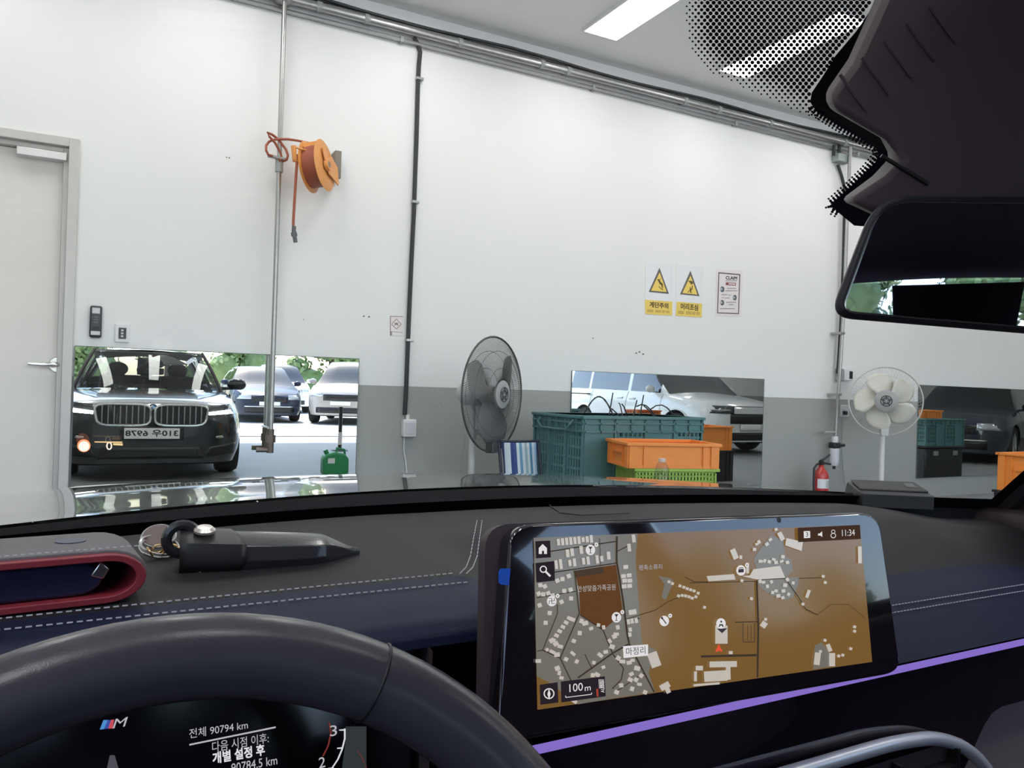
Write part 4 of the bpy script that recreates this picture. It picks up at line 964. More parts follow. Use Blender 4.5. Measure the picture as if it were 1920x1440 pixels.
# ---- windscreen
def glass_pt(u, v, off=0.0):       # u -1..1, v 0..1
    hw = .79 + (.60 - .79) * v
    y = .925 + (.215 - .925) * v - (.215 + (.12 - .215) * v) * u * u
    z = -.168 + (.325 + .168) * v + .025 * math.sin(math.pi * max(0, min(1, v)))
    return C(u * hw, y, z) + Vector((0, -.52, -.85)) * off
ws = MB().grid(lambda u, v: glass_pt(2 * u - 1, v), 32, 24).build('windscreen', glass('windscreen glass', (.86, .875, .87), 1.42), car, smooth=80)
gx = MB().grid(lambda u, v: glass_pt(3.2 * u - 1.6, -.3 + 1.9 * v), 64, 60)
BV = BVHTree.FromPolygons(gx.v, gx.f)
def on_glass(x, y, off=.002):
    d = ray(x, y).normalized(); h, n, i, dist = BV.ray_cast(CAM, d)
    if h is None: return None
    if n.dot(d) > 0: n = -n
    return h + n * off
m_frit = mat('black ceramic print', (.006, .006, .008), .35)
fb = MB()
fb.grid(lambda u, v: glass_pt(2 * u - 1, -.03 + .075 * v, .0015), 32, 2).build('lower_frit_band', m_frit, ws, smooth=80)
for s in (-1, 1): MB().grid(lambda u, v: glass_pt(s * (.99 + .03 * u), v, .0015), 2, 20).build('side_frit_band', m_frit, ws, smooth=80)
MB().grid(lambda u, v: glass_pt(2 * u - 1, .95 + .06 * v, .0015), 32, 2).build('upper_frit_band', m_frit, ws, smooth=80)
solid = [(1652, -60), (1640, 0), (1603, 55), (1565, 100), (1540, 140), (1520, 170), (1517, 188), (1528, 205), (1580, 238), (1640, 272), (1646, 286), (1640, 300), (1622, 318), (1590, 350), (1558, 378), (1556, 384), (1566, 392), (1600, 420), (1720, 430), (2050, 430), (2100, 100), (2050, -60)]
P = [on_glass(x, y, .002) for x, y in solid]; MB().flat(P).build('frit_block', m_frit, ws, smooth=0)
# dots of the frit
dots = MB()
def dot(x, y, r):
    c_ = on_glass(x, y, .0018)
    if c_ is None: return
    a_ = on_glass(x + 3, y, .0018) - c_; b_ = on_glass(x, y + 3, .0018) - c_
    dots.flat([c_ + a_ / 3 * (r * math.cos(k * math.pi / 4)) + b_ / 3 * (r * math.sin(k * math.pi / 4)) for k in range(8)])
def inside(pt, poly):
    x, y = pt; c_ = False; n = len(poly)
    for i in range(n):
        (x1, y1), (x2, y2) = poly[i], poly[i - 1]
        if (y1 > y) != (y2 > y) and x < (x2 - x1) * (y - y1) / (y2 - y1) + x1: c_ = not c_
    return c_
zone = [(1290, -40), (1284, 20), (1288, 70), (1302, 104), (1335, 134), (1392, 160), (1450, 186), (1530, 222), (1590, 248), (1640, 270), (1560, 230), (1517, 195), (1517, 170), (1565, 100), (1610, 45), (1645, -40)]
edge = zone[:10]
def dist_edge(x, y):
    best = 1e9
    for (x1, y1), (x2, y2) in zip(edge[:-1], edge[1:]):
        t_ = max(0, min(1, ((x - x1) * (x2 - x1) + (y - y1) * (y2 - y1)) / ((x2 - x1) ** 2 + (y2 - y1) ** 2))); best = min(best, math.hypot(x - x1 - t_ * (x2 - x1), y - y1 - t_ * (y2 - y1)))
    return best
row = 0; y = -38.0
while y < 275:
    x = 1280 + (5.6 if row % 2 else 0)
    while x < 1650:
        if inside((x, y), zone):
            d_ = dist_edge(x, y); dot(x, y, 1.7 + 2.3 * min(1, d_ / 42))
        x += 11.2
    y += 6.6; row += 1
ed2 = [(1517, 196), (1530, 207), (1580, 238), (1643, 274), (1646, 288), (1622, 318), (1590, 350), (1556, 380), (1558, 388), (1572, 396)]
for (x1, y1), (x2, y2) in zip(ed2[:-1], ed2[1:]):
    L = math.hypot(x2 - x1, y2 - y1); n = max(1, int(L / 7)); nx_, ny_ = (y2 - y1) / L, -(x2 - x1) / L
    for k in range(n):
        e = (k + .5) / n
        for j, r in ((0, 3.4), (5, 2.8), (10, 2.1)):
            sg = -1
            dot(x1 + (x2 - x1) * e + sg * nx_ * j, y1 + (y2 - y1) * e + sg * ny_ * j, r)
dots.build('frit_dots', m_frit, ws, smooth=0, stuff=True)
# HUD marks on the glass
def gflat(mb, px, off=.003): mb.flat([on_glass(x, y, off) for x, y in px]); return mb
hud = gflat(MB(), [(156 + 12.5 * math.cos(k * .314), 830 + 12 * math.sin(k * .314)) for k in range(20)]).build('hud_ring', glow('hud red', (1.0, .30, .14), 1.6), ws, smooth=0)
gflat(MB(), [(156 + 10 * math.cos(k * .314), 830 + 9.5 * math.sin(k * .314)) for k in range(20)], .0036).build('hud_disc', glow('hud white', (1.0, .80, .68), 1.6), ws, smooth=0)
q = MB(); gflat(q, [(176, 822), (228, 822.5), (228, 825), (176, 824)]); gflat(q, [(211, 825.5), (229, 826), (229, 830), (211, 829)]); q.build('hud_bar', glow('hud amber', (1.0, .72, .35), 1.1), ws, smooth=0)
q = MB(); lettering(q, '0', on_glass(198, 838, .003), on_glass(209, 838, .003), on_glass(198, 823, .003)); q.build('hud_digit', glow('hud pale', (1.0, .85, .66), 1.5), ws, smooth=0)

# ---- shell of the cabin
roofm = MB()
def roof_pt(u, v, low=0):
    x = (2 * u - 1); y = .215 - 1.75 * v - .10 * x * x * (1 - v)
    return C(x * .585, y, .33 + .055 * math.sin(math.pi * (.12 + .8 * v)) - .05 * x * x - .02 * (v > .9) - low)
MB().grid(lambda u, v: roof_pt(u, v), 12, 14).build('roof', p_own, car, smooth=60)
MB().grid(lambda u, v: roof_pt(u, v, .03 if v > 0 else .012), 12, 14).build('headliner', m_head, car, smooth=60)
for s in (-1, 1):
    pth = [glass_pt(s * 1.03, v, -.004) for v in (0, .1, .25, .4, .55, .7, .85, 1.0)]
    MB().tube(pth, [.016] * 8, 8).build('windscreen_pillar', m_int, car)
    MB().prism([glass_pt(s * 1.03, 0), glass_pt(s * 1.03, .36), C(s * .82, .30, -.14), C(s * .84, .72, -.22)], (s * .012, 0, 0)).build('sail_panel', m_int, car, smooth=0)
    MB().tube([C(s * .585, .10, .27), C(s * .60, -.7, .30), C(s * .56, -1.5, .24)], .04, 8).build('roof_rail', p_own, car)
    MB().prism([C(s * .80, -.42, -.14), C(s * .80, -.58, -.14), C(s * .61, -.54, .30), C(s * .61, -.44, .30)], (-s * .03, 0, 0)).build('centre_pillar', m_int, car, bevel=.008)
    MB().prism([C(s * .80, -1.55, -.08), C(s * .76, -2.15, -.03), C(s * .57, -1.55, .26), C(s * .58, -1.35, .28)], (-s * .04, 0, 0)).build('rear_pillar', m_int, car, bevel=.008)
    MB().prism([C(s * .83, .78, -.16), C(s * .83, -.5, -.13), C(s * .80, -.5, -.75), C(s * .80, .62, -.75)], (-s * .06, 0, 0)).build('door_panel', m_int, car, bevel=.015)
    MB().prism([C(s * .83, -.5, -.13), C(s * .82, -1.6, -.08), C(s * .80, -1.5, -.75), C(s * .80, -.5, -.75)], (-s * .06, 0, 0)).build('rear_door_panel', m_int, car, bevel=.015)
    MB().flat([C(s * .81, .70, -.15), C(s * .81, -.42, -.13), C(s * .62, -.44, .28), C(s * .60, .06, .27)]).build('side_window', glass('tinted side glass', (.50, .53, .58), 1.4), car, smooth=0)
    MB().flat([C(s * .81, -.56, -.13), C(s * .80, -1.5, -.08), C(s * .59, -1.38, .27), C(s * .62, -.54, .29)]).build('rear_side_window', glass('tinted side glass', (.50, .53, .58), 1.4), car, smooth=0)
MB().grid(lambda u, v: C((2 * u - 1) * (.57 + .14 * (1 - v)), -2.12 + .60 * v - .05 * (1 - (2 * u - 1) ** 2), -.02 + .31 * v), 10, 8).build('rear_window', glass('rear glass', (.55, .58, .60), 1.4), car, smooth=60)
MB().box(CX - .72, CX + .72, -2.2, -1.45, EYE - .14, EYE - .10).build('parcel_shelf', m_int, car, bevel=.01)
MB().box(CX - .72, CX + .72, -1.6, .85, .30, .34).build('cabin_floor', m_int, car, smooth=0)
def seat(nm_, x, y, parent, wdt=.50):
    q = MB().box(CX + x - wdt / 2, CX + x + wdt / 2, y, y + .52, .42, .58); o = q.build(nm_, m_int, parent, bevel=.04)
    MB().prism([C(x - wdt / 2, y + .08, -.55), C(x - wdt / 2, y - .10, -.55), C(x - wdt / 2 + .04, y - .26, .02), C(x - wdt / 2 + .04, y - .14, .02)], (wdt, 0, 0)).build('seat_back', m_int, o, bevel=.03)
    MB().ball(C(x, y - .24, .10), .115, 16, (1.15, .5, .85)).build('headrest', m_int, o)
seat('passenger_seat', .37, -.45, car); seat('driver_seat', -.37, -.62, car); seat('rear_bench', 0, -1.35, car, 1.2)
MB().grid(lambda u, v: C(-.12 + .29 * u, -1.98 + .44 * v, .03 + .25 * v), 4, 4).build('added_rear_blocker', m_dark, car, smooth=0)  # added panel: darkens the middle of the rear window in the rear-view mirror
for x in (-.4, .42): MB().ball(C(x, -1.62, .02), .10, 14, (1.2, .5, .8)).build('rear_headrest', m_int, car)

# ---- dashboard
drv = [(.875, -.152), (.82, -.152), (.74, -.153), (.65, -.155), (.585, -.156), (.53, -.160), (.50, -.164), (.488, -.170), (.486, -.176)]
pas = [(.875, -.153), (.82, -.152), (.74, -.158), (.65, -.176), (.57, -.196), (.52, -.209), (.49, -.220), (.465, -.231), (.452, -.238)]
def dash_pt(X, s):
    k = s * (len(drv) - 1); i = min(int(k), len(drv) - 2); f = k - i
    a = Vector(drv[i]).lerp(Vector(drv[i + 1]), f); b_ = Vector(pas[i]).lerp(Vector(pas[i + 1]), f)
    w_ = smooth(.268, .36, X); p_ = a.lerp(b_, w_)
    far = .215 * ((X - CX) / .80) ** 2; fade = max(0, (p_.x - .55) / .325)
    edge_ = -.02 * smooth(.95, 1.12, X) + -.03 * smooth(-.22, -.38, X)
    return Vector((X, p_.x - far * fade, EYE + p_.y + edge_))
XA, XB = -.36, 1.16
SEAM = 4 / 8
dtop = MB().grid(lambda u, v: dash_pt(XA + (XB - XA) * u, SEAM * v), 90, 16).build('dashboard_top', m_dash, car, smooth=70)
MB().grid(lambda u, v: dash_pt(XA + (XB - XA) * u, SEAM + (1 - SEAM) * v), 90, 16).build('dashboard_face', m_dashb, car, smooth=70)
def stitch(name, fn, n, on=.62, r=.00055, lift_=.0010):
    q = MB()
    for i in range(n):
        a = fn((i) / n); b2 = fn((i + on) / n); q.tube([a + Vector((0, 0, lift_)), b2 + Vector((0, 0, lift_))], r, 4)
    return q.build(name, m_thread, dtop, smooth=60, stuff=True)
stitch('stitching', lambda e: dash_pt(XA + (.266 - XA) * e, SEAM - .012), 114)
stitch('stitching', lambda e: dash_pt(XA + (.268 - XA) * e, SEAM + .045), 114)
for off_ in (0, .014):        # seam turning forward beside the display
    cv = [on_z(x, y, EYE - .1545) for x, y in ((862 + off_ * 900, 1078), (874 + off_ * 900, 1066), (882 + off_ * 900, 1045), (888 + off_ * 800, 1010), (893 + off_ * 700, 985), (897 + off_ * 600, 966))]
    def cvf(e, cv=cv):
        k = e * (len(cv) - 1); i = min(int(k), len(cv) - 2); return cv[i].lerp(cv[i + 1], k - i)
    stitch('stitching', cvf, 26, .62, .0005, .0012)
stitch('stitching', lambda e: dash_pt(.60 + (XB - .60) * e, .685), 110, .6, .0006)
stitch('stitching', lambda e: dash_pt(.60 + (XB - .60) * e, .645), 110, .6, .0006)
# speaker cover seam on the far centre
MB().tube([on_z(x, y, EYE - .1515) for x, y in ((1030, 947), (1052, 962), (1090, 966), (1180, 962))], .0007, 5).build('dash_seam', m_dark, dtop)
MB().grid(lambda u, v: on_z(735 + 105 * u, 944 + 9 * v + 3 * math.sin(math.pi * u) * (1 if v > .5 else -1) - 6 * u, EYE - .1515) + Vector((0, 0, .003)), 10, 2).build('sensor_dome', m_blackgl, dtop)
# cluster recess and underside
MB().grid(lambda u, v: Vector((XA + (.22 - XA) * u, .486 + .12 * v, EYE - .176 - .018 * v)), 20, 4).build('cluster_hood', m_int, car)
MB().box(XA, .24, .61, .64, EYE - .50, EYE - .17).build('cluster_back', m_int, car, smooth=0)
MB().grid(lambda u, v: Vector((.20 + .05 * smooth(0, 1, u), .475 + .15 * u, EYE - .175 - .30 * v)), 8, 4).build('cluster_side', m_int, car)
MB().box(XA, XB, .50, .62, EYE - .62, EYE - .42).build('lower_dash', m_int, car, bevel=.02)
# instrument cluster screen
cn = Vector((0, -math.cos(rad(16)), math.sin(rad(16)))); c0 = Vector((.1, .585, EYE - .25))
def cl(x, y, k=0): return on_pl(x, y, c0 + cn * (.0004 * k), cn)
cb_ = [cl(-60, 1330), cl(688, 1270), cl(690, 1620), cl(-60, 1620)]
clu = MB().prism(cb_, -cn * .02).build('instrument_cluster', mat('cluster glass', (.010, .008, .012), .12), car, smooth=0)
m_ct = glow('cluster white', (.62, .60, .66), .9)
def ctext(s, x0, y0, x1, y1, h, m_=m_ct, nm_='cluster_text'):
    return lettering(MB(), s, cl(x0, y0, 2), cl(x1, y1, 2), cl(x0 - h * .02, y0 - h, 2)).build(nm_, m_, clu, smooth=0)
ctext('전체 90794 km', 355, 1385, 465, 1367, 18)
ctext('다음 시점 이후:', 398, 1411, 504, 1393, 20)
bold(MB(), '개별 설정 후', cl(399, 1433, 2), cl(496, 1416, 2), cl(398, 1412, 2), cn * .0002, .0004).build('cluster_text', glow('cluster bright', (.85, .83, .88), 1.0), clu, smooth=0)
ctext('90784.5 km', 434, 1449, 520, 1433, 17)
MB().flat([cl(355, 1395, 2), cl(517, 1362, 2), cl(517, 1365, 2), cl(355, 1398, 2)]).build('cluster_line', m_ct, clu, smooth=0)
ctext('3', 619, 1381, 632, 1379, 20); ctext('2', 598, 1441, 610, 1438, 20)
arc = [(645, 1366), (645, 1385), (640, 1405), (632, 1424), (620, 1442), (605, 1458)]
q = MB()
for (a, b2) in zip(arc[:-1], arc[1:]): q.flat([cl(a[0], a[1], 2), cl(a[0] + 3, a[1], 2), cl(b2[0] + 3, b2[1], 2), cl(b2[0], b2[1], 2)])
for (x, y) in ((636, 1368), (632, 1402), (615, 1440)): q.flat([cl(x, y, 2), cl(x + 11, y - 1, 2), cl(x + 11, y + 2, 2), cl(x, y + 2, 2)])
q.build('tachometer_arc', glow('tachometer white', (.8, .82, .86), 1.0), clu, smooth=0)
q = MB()
for arc2 in ([(616, 1355), (619, 1375), (614, 1398), (604, 1418)], [(668, 1408), (676, 1418), (684, 1436), (686, 1450)]):
    for (a, b2) in zip(arc2[:-1], arc2[1:]): q.flat([cl(a[0], a[1], 1), cl(a[0] + 3, a[1], 1), cl(b2[0] + 3, b2[1], 1), cl(b2[0], b2[1], 1)])
q.build('tachometer_red_arc', glow('tachometer red', (.35, .06, .05), .6), clu, smooth=0)
MB().flat([cl(648, 1362, 1), cl(687, 1362, 1), cl(687, 1450, 1), cl(640, 1450, 1), (cl(648, 1390, 1))]).build('tachometer_field', glow('tachometer teal', (.045, .055, .06), .8), clu, smooth=0)
MB().flat([cl(196, 1460, 1), cl(206, 1416, 1), cl(215, 1416, 1), cl(228, 1460, 1)]).build('lane_graphic', glow('cluster grey', (.12, .11, .14), .8), clu, smooth=0)
for (pts, c_) in (([(187, 1368), (194, 1350), (202, 1350), (195, 1367)], (.10, .35, .75)), ([(195, 1367), (202, 1350), (208, 1350), (203, 1366)], (.06, .10, .45)), ([(203, 1366), (208, 1350), (214, 1349), (211, 1366)], (.75, .10, .13))):
    MB().flat([cl(x, y, 2) for x, y in pts]).build('sport_stripe', glow('stripe %.2f' % c_[0], c_, .9), clu, smooth=0)
lettering(MB(), 'M', cl(211, 1366, 2), cl(234, 1362, 2), cl(217, 1348, 2)).build('sport_letter', m_ct, clu, smooth=0)

# ---- steering wheel
t25 = rad(25.2); swc = Vector((.028, .270, EYE - .2813)); swn = Vector((0, -math.cos(t25), math.sin(t25))); swu = Vector((0, math.sin(t25), math.cos(t25)))
sw = MB().torus(swc, swn, .183, .0175, 120, 20).build('steering_wheel', mat('black wheel leather', (.080, .074, .090), .24, noise=.08, bump=.08, bscale=1500), car, smooth=80)
ang = math.atan2
for a in (rad(28), rad(-28), rad(150), rad(210)):
    d_ = Vector((1, 0, 0)) * math.sin(a) + swu * math.cos(a)
    MB().torus(swc + d_ * .183, d_.cross(swn), .0176, .0007, 28, 5).build('leather_seam', m_dark, sw)
MB().lathe([(0, .02), (.07, .018), (.085, .0), (.08, -.03), (0, -.03)], swc - swn * .01, swn, 32).build('hub_pad', m_int, sw)
for a in (rad(95), rad(265), rad(180)):
    d_ = Vector((1, 0, 0)) * math.sin(a) + swu * math.cos(a)
    MB().tube([swc + d_ * .06 - swn * .012, swc + d_ * .175], [.028, .014], 10).build('spoke', m_int, sw)
MB().cyl(swc - swn * .02, swc - swn * .30, .045, seg=20).build('steering_column', m_int, sw)

# ---- centre display
tn = rad(14); dn = Vector((0, -math.cos(tn), math.sin(tn))); dp0 = on_y(1300, 1150, .437)
def dsp(x, y, k=0): return on_pl(x, y, dp0 + dn * (.00025 * k), dn)
def rounded(corners, r, n=6):
    o = []; m_ = len(corners)
    for i in range(m_):
        p, a, b2 = Vector(corners[i]), Vector(corners[i - 1]), Vector(corners[(i + 1) % m_])
        rr = r[i] if isinstance(r, (list, tuple)) else r
        s_, e_ = p + (a - p).normalized() * rr, p + (b2 - p).normalized() * rr
        for k in range(n + 1):
            f = k / n; o.append((s_ * (1 - f) ** 2 + p * 2 * f * (1 - f) + e_ * f * f))
    return o
bez = rounded([(958, 984), (1648, 960), (1691, 1260), (930, 1397)], [42, 40, 30, 34])
disp = MB().prism([dsp(p.x, p.y) for p in bez], -dn * .016).build('centre_display', m_blackgl, car, smooth=30, bevel=.002)
bk = rounded([(930, 980), (1600, 958), (1660, 1240), (925, 1380)], [50, 40, 30, 34])
MB().prism([dsp(p.x, p.y) - dn * .016 for p in bk], -dn * .010).build('display_back', m_int, disp, smooth=30)
MB().prism([dsp(x, y) + dn * .0004 for x, y in ((934, 1072), (938, 1066), (956, 1066), (953, 1098), (938, 1096), (934, 1092))], dn * .0006).build('blue_tab', mat('blue film tab', (.01, .10, .62), .25), disp, smooth=0)
def z4(x, y): return (900 + x / 2.3415, 920 + y / 2.3415)
def poly(mb, pts, k): mb.flat([dsp(*z4(x, y), k) for x, y in pts]); return mb
scr = MB(); poly(scr, [(235, 207), (1668, 150), (1722, 752), (252, 962)], 1); scr.build('map_screen', mat('map ochre', (.04, .025, .01), .12, emit=(.20, .105, .028), estr=1.0, noise=0), disp, smooth=0)
m_mg = mat('map grey', (.02, .02, .02), .15, emit=(.185, .17, .14), estr=1.0)
g = MB()
poly(g, [(235, 207), (693, 188), (683, 300), (690, 400), (698, 520), (712, 670), (770, 700), (740, 800), (770, 885), (600, 910), (430, 938), (300, 840), (249, 815)], 2)
poly(g, [(783, 375), (840, 385), (850, 400), (815, 480), (797, 470), (810, 410)], 2)
poly(g, [(1200, 300), (1275, 195), (1330, 215), (1340, 290), (1365, 300), (1375, 350), (1340, 385), (1230, 390)], 2)
poly(g, [(1212, 395), (1400, 378), (1398, 410), (1372, 470), (1340, 480), (1280, 460), (1230, 425)], 2)
poly(g, [(1470, 680), (1500, 665), (1540, 720), (1560, 770), (1462, 785)], 2)
g.build('district_print', m_mg, disp, smooth=0, stuff=True)
g = MB(); poly(g, [(415, 352), (597, 325), (628, 540), (540, 612), (440, 545), (436, 440)], 3); g.build('park_print', glow('map brown', (.135, .058, .022), 1.0), disp, smooth=0)
g = MB(); poly(g, [(412, 352), (540, 333), (543, 362), (416, 380)], 4); g.build('park_shade', glow('map dark brown', (.075, .05, .035), 1.0), disp, smooth=0)
rd = MB()
def line(pts, w_, k=5, mb=None):
    for a, b2 in zip(pts[:-1], pts[1:]):
        a, b2 = Vector(a), Vector(b2); n_ = Vector((-(b2 - a).y, (b2 - a).x)).normalized() * w_ / 2
        poly(mb if mb is not None else rd, [tuple(a + n_), tuple(b2 + n_), tuple(b2 - n_), tuple(a - n_)], k)
for pts, w_ in (([(601, 200), (600, 310), (628, 480), (648, 640), (655, 670)], 8), ([(300, 268), (601, 222)], 5), ([(300, 362), (600, 318)], 5), ([(605, 265), (655, 240)], 4), ([(655, 672), (580, 715), (430, 822)], 7), ([(655, 672), (700, 760), (765, 885)], 7),
               ([(249, 470), (420, 442)], 4), ([(415, 350), (436, 540), (352, 735), (400, 835)], 5), ([(340, 500), (340, 540), (275, 700), (250, 705)], 4), ([(275, 700), (352, 735)], 5), ([(440, 545), (540, 612), (582, 715), (630, 780), (620, 830), (580, 870)], 5), ([(640, 565), (770, 525), (830, 485), (870, 470)], 3),
               ([(1215, 395), (1222, 600), (1218, 820)], 8), ([(920, 405), (1215, 398)], 3), ([(1215, 390), (1340, 385), (1400, 470), (1430, 520), (1480, 545)], 4), ([(1400, 385), (1500, 382)], 3), ([(1480, 545), (1540, 500), (1620, 500), (1690, 560)], 2), ([(970, 728), (1215, 722)], 10), ([(1120, 578), (1218, 575)], 4), ([(1155, 580), (1155, 665), (1205, 665), (1205, 580)], 3), ([(1175, 590), (1175, 660)], 2), ([(1190, 590), (1190, 660)], 2), ([(900, 380), (940, 400), (1000, 400)], 3), ([(460, 718), (490, 780)], 4), ([(525, 210), (530, 330)], 3), ([(600, 880), (720, 800)], 4), ([(700, 560), (640, 580)], 5)):
    line(pts, w_)
rd.build('road_print', glow('map road', (.055, .042, .03), 1.0), disp, smooth=0)
bl_ = MB()
def bq(x, y, w_, h, a=0.0, k=6):
    ca, sa = math.cos(a), math.sin(a)
    poly(bl_, [(x + dx * ca - dy * sa, y + dx * sa + dy * ca) for dx, dy in ((-w_ / 2, -h / 2), (w_ / 2, -h / 2), (w_ / 2, h / 2), (-w_ / 2, h / 2))], k)
rb = random.Random(5)
for x in range(345, 500, 18): bq(x, 226 - (x - 345) * .1, 13, 26 + rb.uniform(-6, 8), -.1)
for x in range(335, 560, 20):
    if x % 3: bq(x, 325 - (x - 335) * .13, 13, 40 + rb.uniform(-16, 6), -.12)
for x, y in ((385, 275), (405, 270), (445, 260), (655, 250), (675, 210), (565, 285)): bq(x, y, 15, 34, -.1)
for x, y in ((640, 335), (630, 375), (655, 372), (635, 395), (658, 395), (633, 420), (657, 418)): bq(x, y, 21, 17, -.1)
for x, y in ((670, 533), (652, 575), (668, 572), (686, 570), (660, 610), (658, 632)): bq(x, y, 34 if y < 540 else 14, 22 if y < 600 else 18, -.15)
for x, y in ((390, 375), (398, 435), (400, 473), (362, 388), (340, 395), (370, 440), (358, 488), (265, 415), (285, 420), (258, 452), (278, 455), (300, 450), (262, 503), (306, 537), (288, 580), (320, 460)): bq(x, y, 18, 18, -.2 + rb.uniform(-.3, .3))
for i in range(6): bq(392 - i * 14, 560 + i * 19, 20, 15, .45); 
for x, y in ((405, 565), (445, 572), (462, 582), (488, 605), (520, 590), (543, 600), (438, 625), (412, 660), (312, 660), (333, 672), (352, 684), (295, 698), (318, 708), (338, 720), (378, 740), (425, 750), (408, 715), (500, 755), (528, 722), (552, 708), (542, 775), (340, 780), (348, 800), (358, 822), (256, 748), (570, 660), (590, 640), (580, 685), (598, 630), (605, 600), (607, 735), (625, 750), (655, 755), (670, 745), (690, 780), (665, 805), (708, 812), (685, 830), (660, 830), (620, 855), (600, 885), (668, 870), (700, 850), (495, 810), (515, 808), (725, 885), (415, 925), (640, 700)): bq(x, y, rb.uniform(14, 26), rb.uniform(13, 20), rb.uniform(-.6, .8))
bq(765, 742, 44, 66, -.35); bq(1060, 632, 54, 80, 0); bq(1068, 762, 120, 26, -.02); bq(1035, 814, 102, 46, -.06); bq(1090, 800, 20, 60, -.03); bq(963, 779, 32, 20, 0); bq(946, 815, 13, 44, 0); bq(995, 850, 115, 10, -.08); bq(1101, 711, 17, 14, 0)
poly(bl_, [(995, 375), (1115, 366), (1122, 390), (1003, 398)], 6); poly(bl_, [(1150, 375), (1185, 372), (1200, 345), (1318, 330), (1340, 383), (1215, 390)], 7)
poly(bl_, [(1345, 208), (1418, 225), (1412, 265), (1340, 240)], 6); bq(1668, 282, 16, 74, -.02); bq(1322, 200, 20, 38, -.5); bq(1117, 278, 24, 46, -.4); bq(1145, 292, 12, 16); bq(1175, 340, 12, 46)
for x, y in ((1232, 310), (1250, 308), (1270, 312), (1290, 302), (1300, 315), (1330, 290), (1325, 310), (1350, 315), (1260, 235), (1275, 215), (1300, 170), (1215, 235), (1205, 258), (1225, 225), (1245, 402), (1262, 420), (1280, 400), (1300, 440), (1310, 462), (1332, 440), (1285, 447), (1340, 415), (1350, 390), (1375, 405), (1355, 455), (1330, 470), (1230, 398)): bq(x, y, rb.uniform(12, 18), rb.uniform(10, 16), rb.uniform(-.6, .6))
for x, y in ((878, 418), (895, 424), (910, 430), (925, 435), (940, 440), (958, 450), (872, 462), (888, 460), (903, 462), (918, 466), (932, 472), (948, 466), (986, 512), (1192, 474), (1507, 376), (1516, 403), (1418, 498), (1645, 598), (1645, 617), (1628, 694), (1515, 657), (1575, 726), (1593, 722), (1254, 565), (1150, 395), (830, 400), (845, 408)): bq(x, y, 13, 12, .3)
bq(1440, 453, 14, 36, .35); bq(1246, 588, 26, 26, .6); bq(1481, 738, 26, 54, .12); bq(1546, 742, 26, 58, 0); bq(1533, 690, 18, 34, -.4); bq(812, 858, 44, 26, -.5); bq(822, 870, 20, 40, -.4); bq(1495, 706, 12, 12)
bl_.build('building_print', mat('map building', (.02, .02, .02), .15, emit=(.60, .55, .49), estr=1.0), disp, smooth=0, stuff=True)
# icon tiles
m_tile = glow('screen tile', (.026, .018, .026), 1.0); m_ico = glow('screen icon white', (.86, .84, .84), 1.0)
for pp in ([(243, 222), (308, 219), (311, 293), (246, 297)], [(244, 318), (326, 309), (329, 395), (248, 403)], [(262, 852), (341, 841), (344, 930), (265, 940)], [(355, 838), (548, 815), (552, 903), (357, 930)]): poly(MB(), pp, 8).build('screen_tile', m_tile, disp, smooth=0)
g = MB(); poly(g, [(1395, 163), (1668, 150), (1672, 212), (1397, 226)], 8); g.build('status_bar', glow('status bar brown', (.06, .032, .022), 1.0), disp, smooth=0)
ic = MB()
poly(ic, [(258, 252), (275, 234), (294, 252), (294, 278), (281, 278), (281, 264), (272, 264), (272, 278), (258, 278)], 9)
def ringp(cx, cy, r, w_, k=9, n=18, mb=None):
    for i in range(n):
        a0, a1 = 2 * math.pi * i / n, 2 * math.pi * (i + 1) / n
        poly(mb if mb is not None else ic, [(cx + (r - w_) * math.cos(a0), cy + (r - w_) * math.sin(a0)), (cx + r * math.cos(a0), cy + r * math.sin(a0)), (cx + r * math.cos(a1), cy + r * math.sin(a1)), (cx + (r - w_) * math.cos(a1), cy + (r - w_) * math.sin(a1))], k)
ringp(278, 345, 16, 5); line([(288, 355), (309, 376)], 9, 9, ic)
ringp(303, 891, 24, 5); poly(ic, [(303, 868), (310, 893), (303, 918), (296, 893)], 10)
line([(376, 900), (376, 908), (490, 894), (490, 886)], 3, 9, ic)
for i in range(5): line([(522 + i * 5, 828), (524 + i * 5, 868)], 2.2, 9, ic)
def disc(cx, cy, r, k, mb): poly(mb, [(cx + r * math.cos(2 * math.pi * i / 20), cy + r * 1.1 * math.sin(2 * math.pi * i / 20)) for i in range(20)], k)
pins = ((485, 260), (315, 485), (599, 556), (809, 572), (1146, 350), (1058, 583))
for (x, y) in pins:
    disc(x, y, 21, 9, ic)
    if x != 1058: disc(x + 26, y - 23, 8.5, 9, ic)
poly(ic, [(628, 683), (738, 675), (738, 724), (630, 735)], 9)
poly(ic, [(1421, 178), (1449, 177), (1450, 207), (1422, 209)], 9)
ringp(1551, 180, 9, 2.5); ringp(1551, 197, 12, 3, 9, 12); poly(ic, [(1484, 188), (1492, 188), (1502, 178), (1503, 203), (1493, 197), (1484, 197)], 9)
ic.build('icon_print', m_ico, disp, smooth=0, stuff=True)
dk = MB()
for (x, y) in ((485, 260), (599, 556)):
    line([(x, y - 2), (x, y + 14)], 3, 11, dk); poly(dk, [(x - 9, y - 14), (x + 9, y - 14), (x, y)], 11); line([(x - 6, y + 14), (x + 6, y + 14)], 2.5, 11, dk)
lettering(dk, '卍', dsp(*z4(302, 498), 11), dsp(*z4(329, 496), 11), dsp(*z4(302, 472), 11))
line([(800, 560), (818, 584)], 4.5, 11, dk); disc(799, 559, 5, 11, dk)
poly(dk, [(1134, 345), (1158, 343), (1158, 358), (1134, 360)], 11); line([(1136, 340), (1156, 338)], 3, 11, dk)
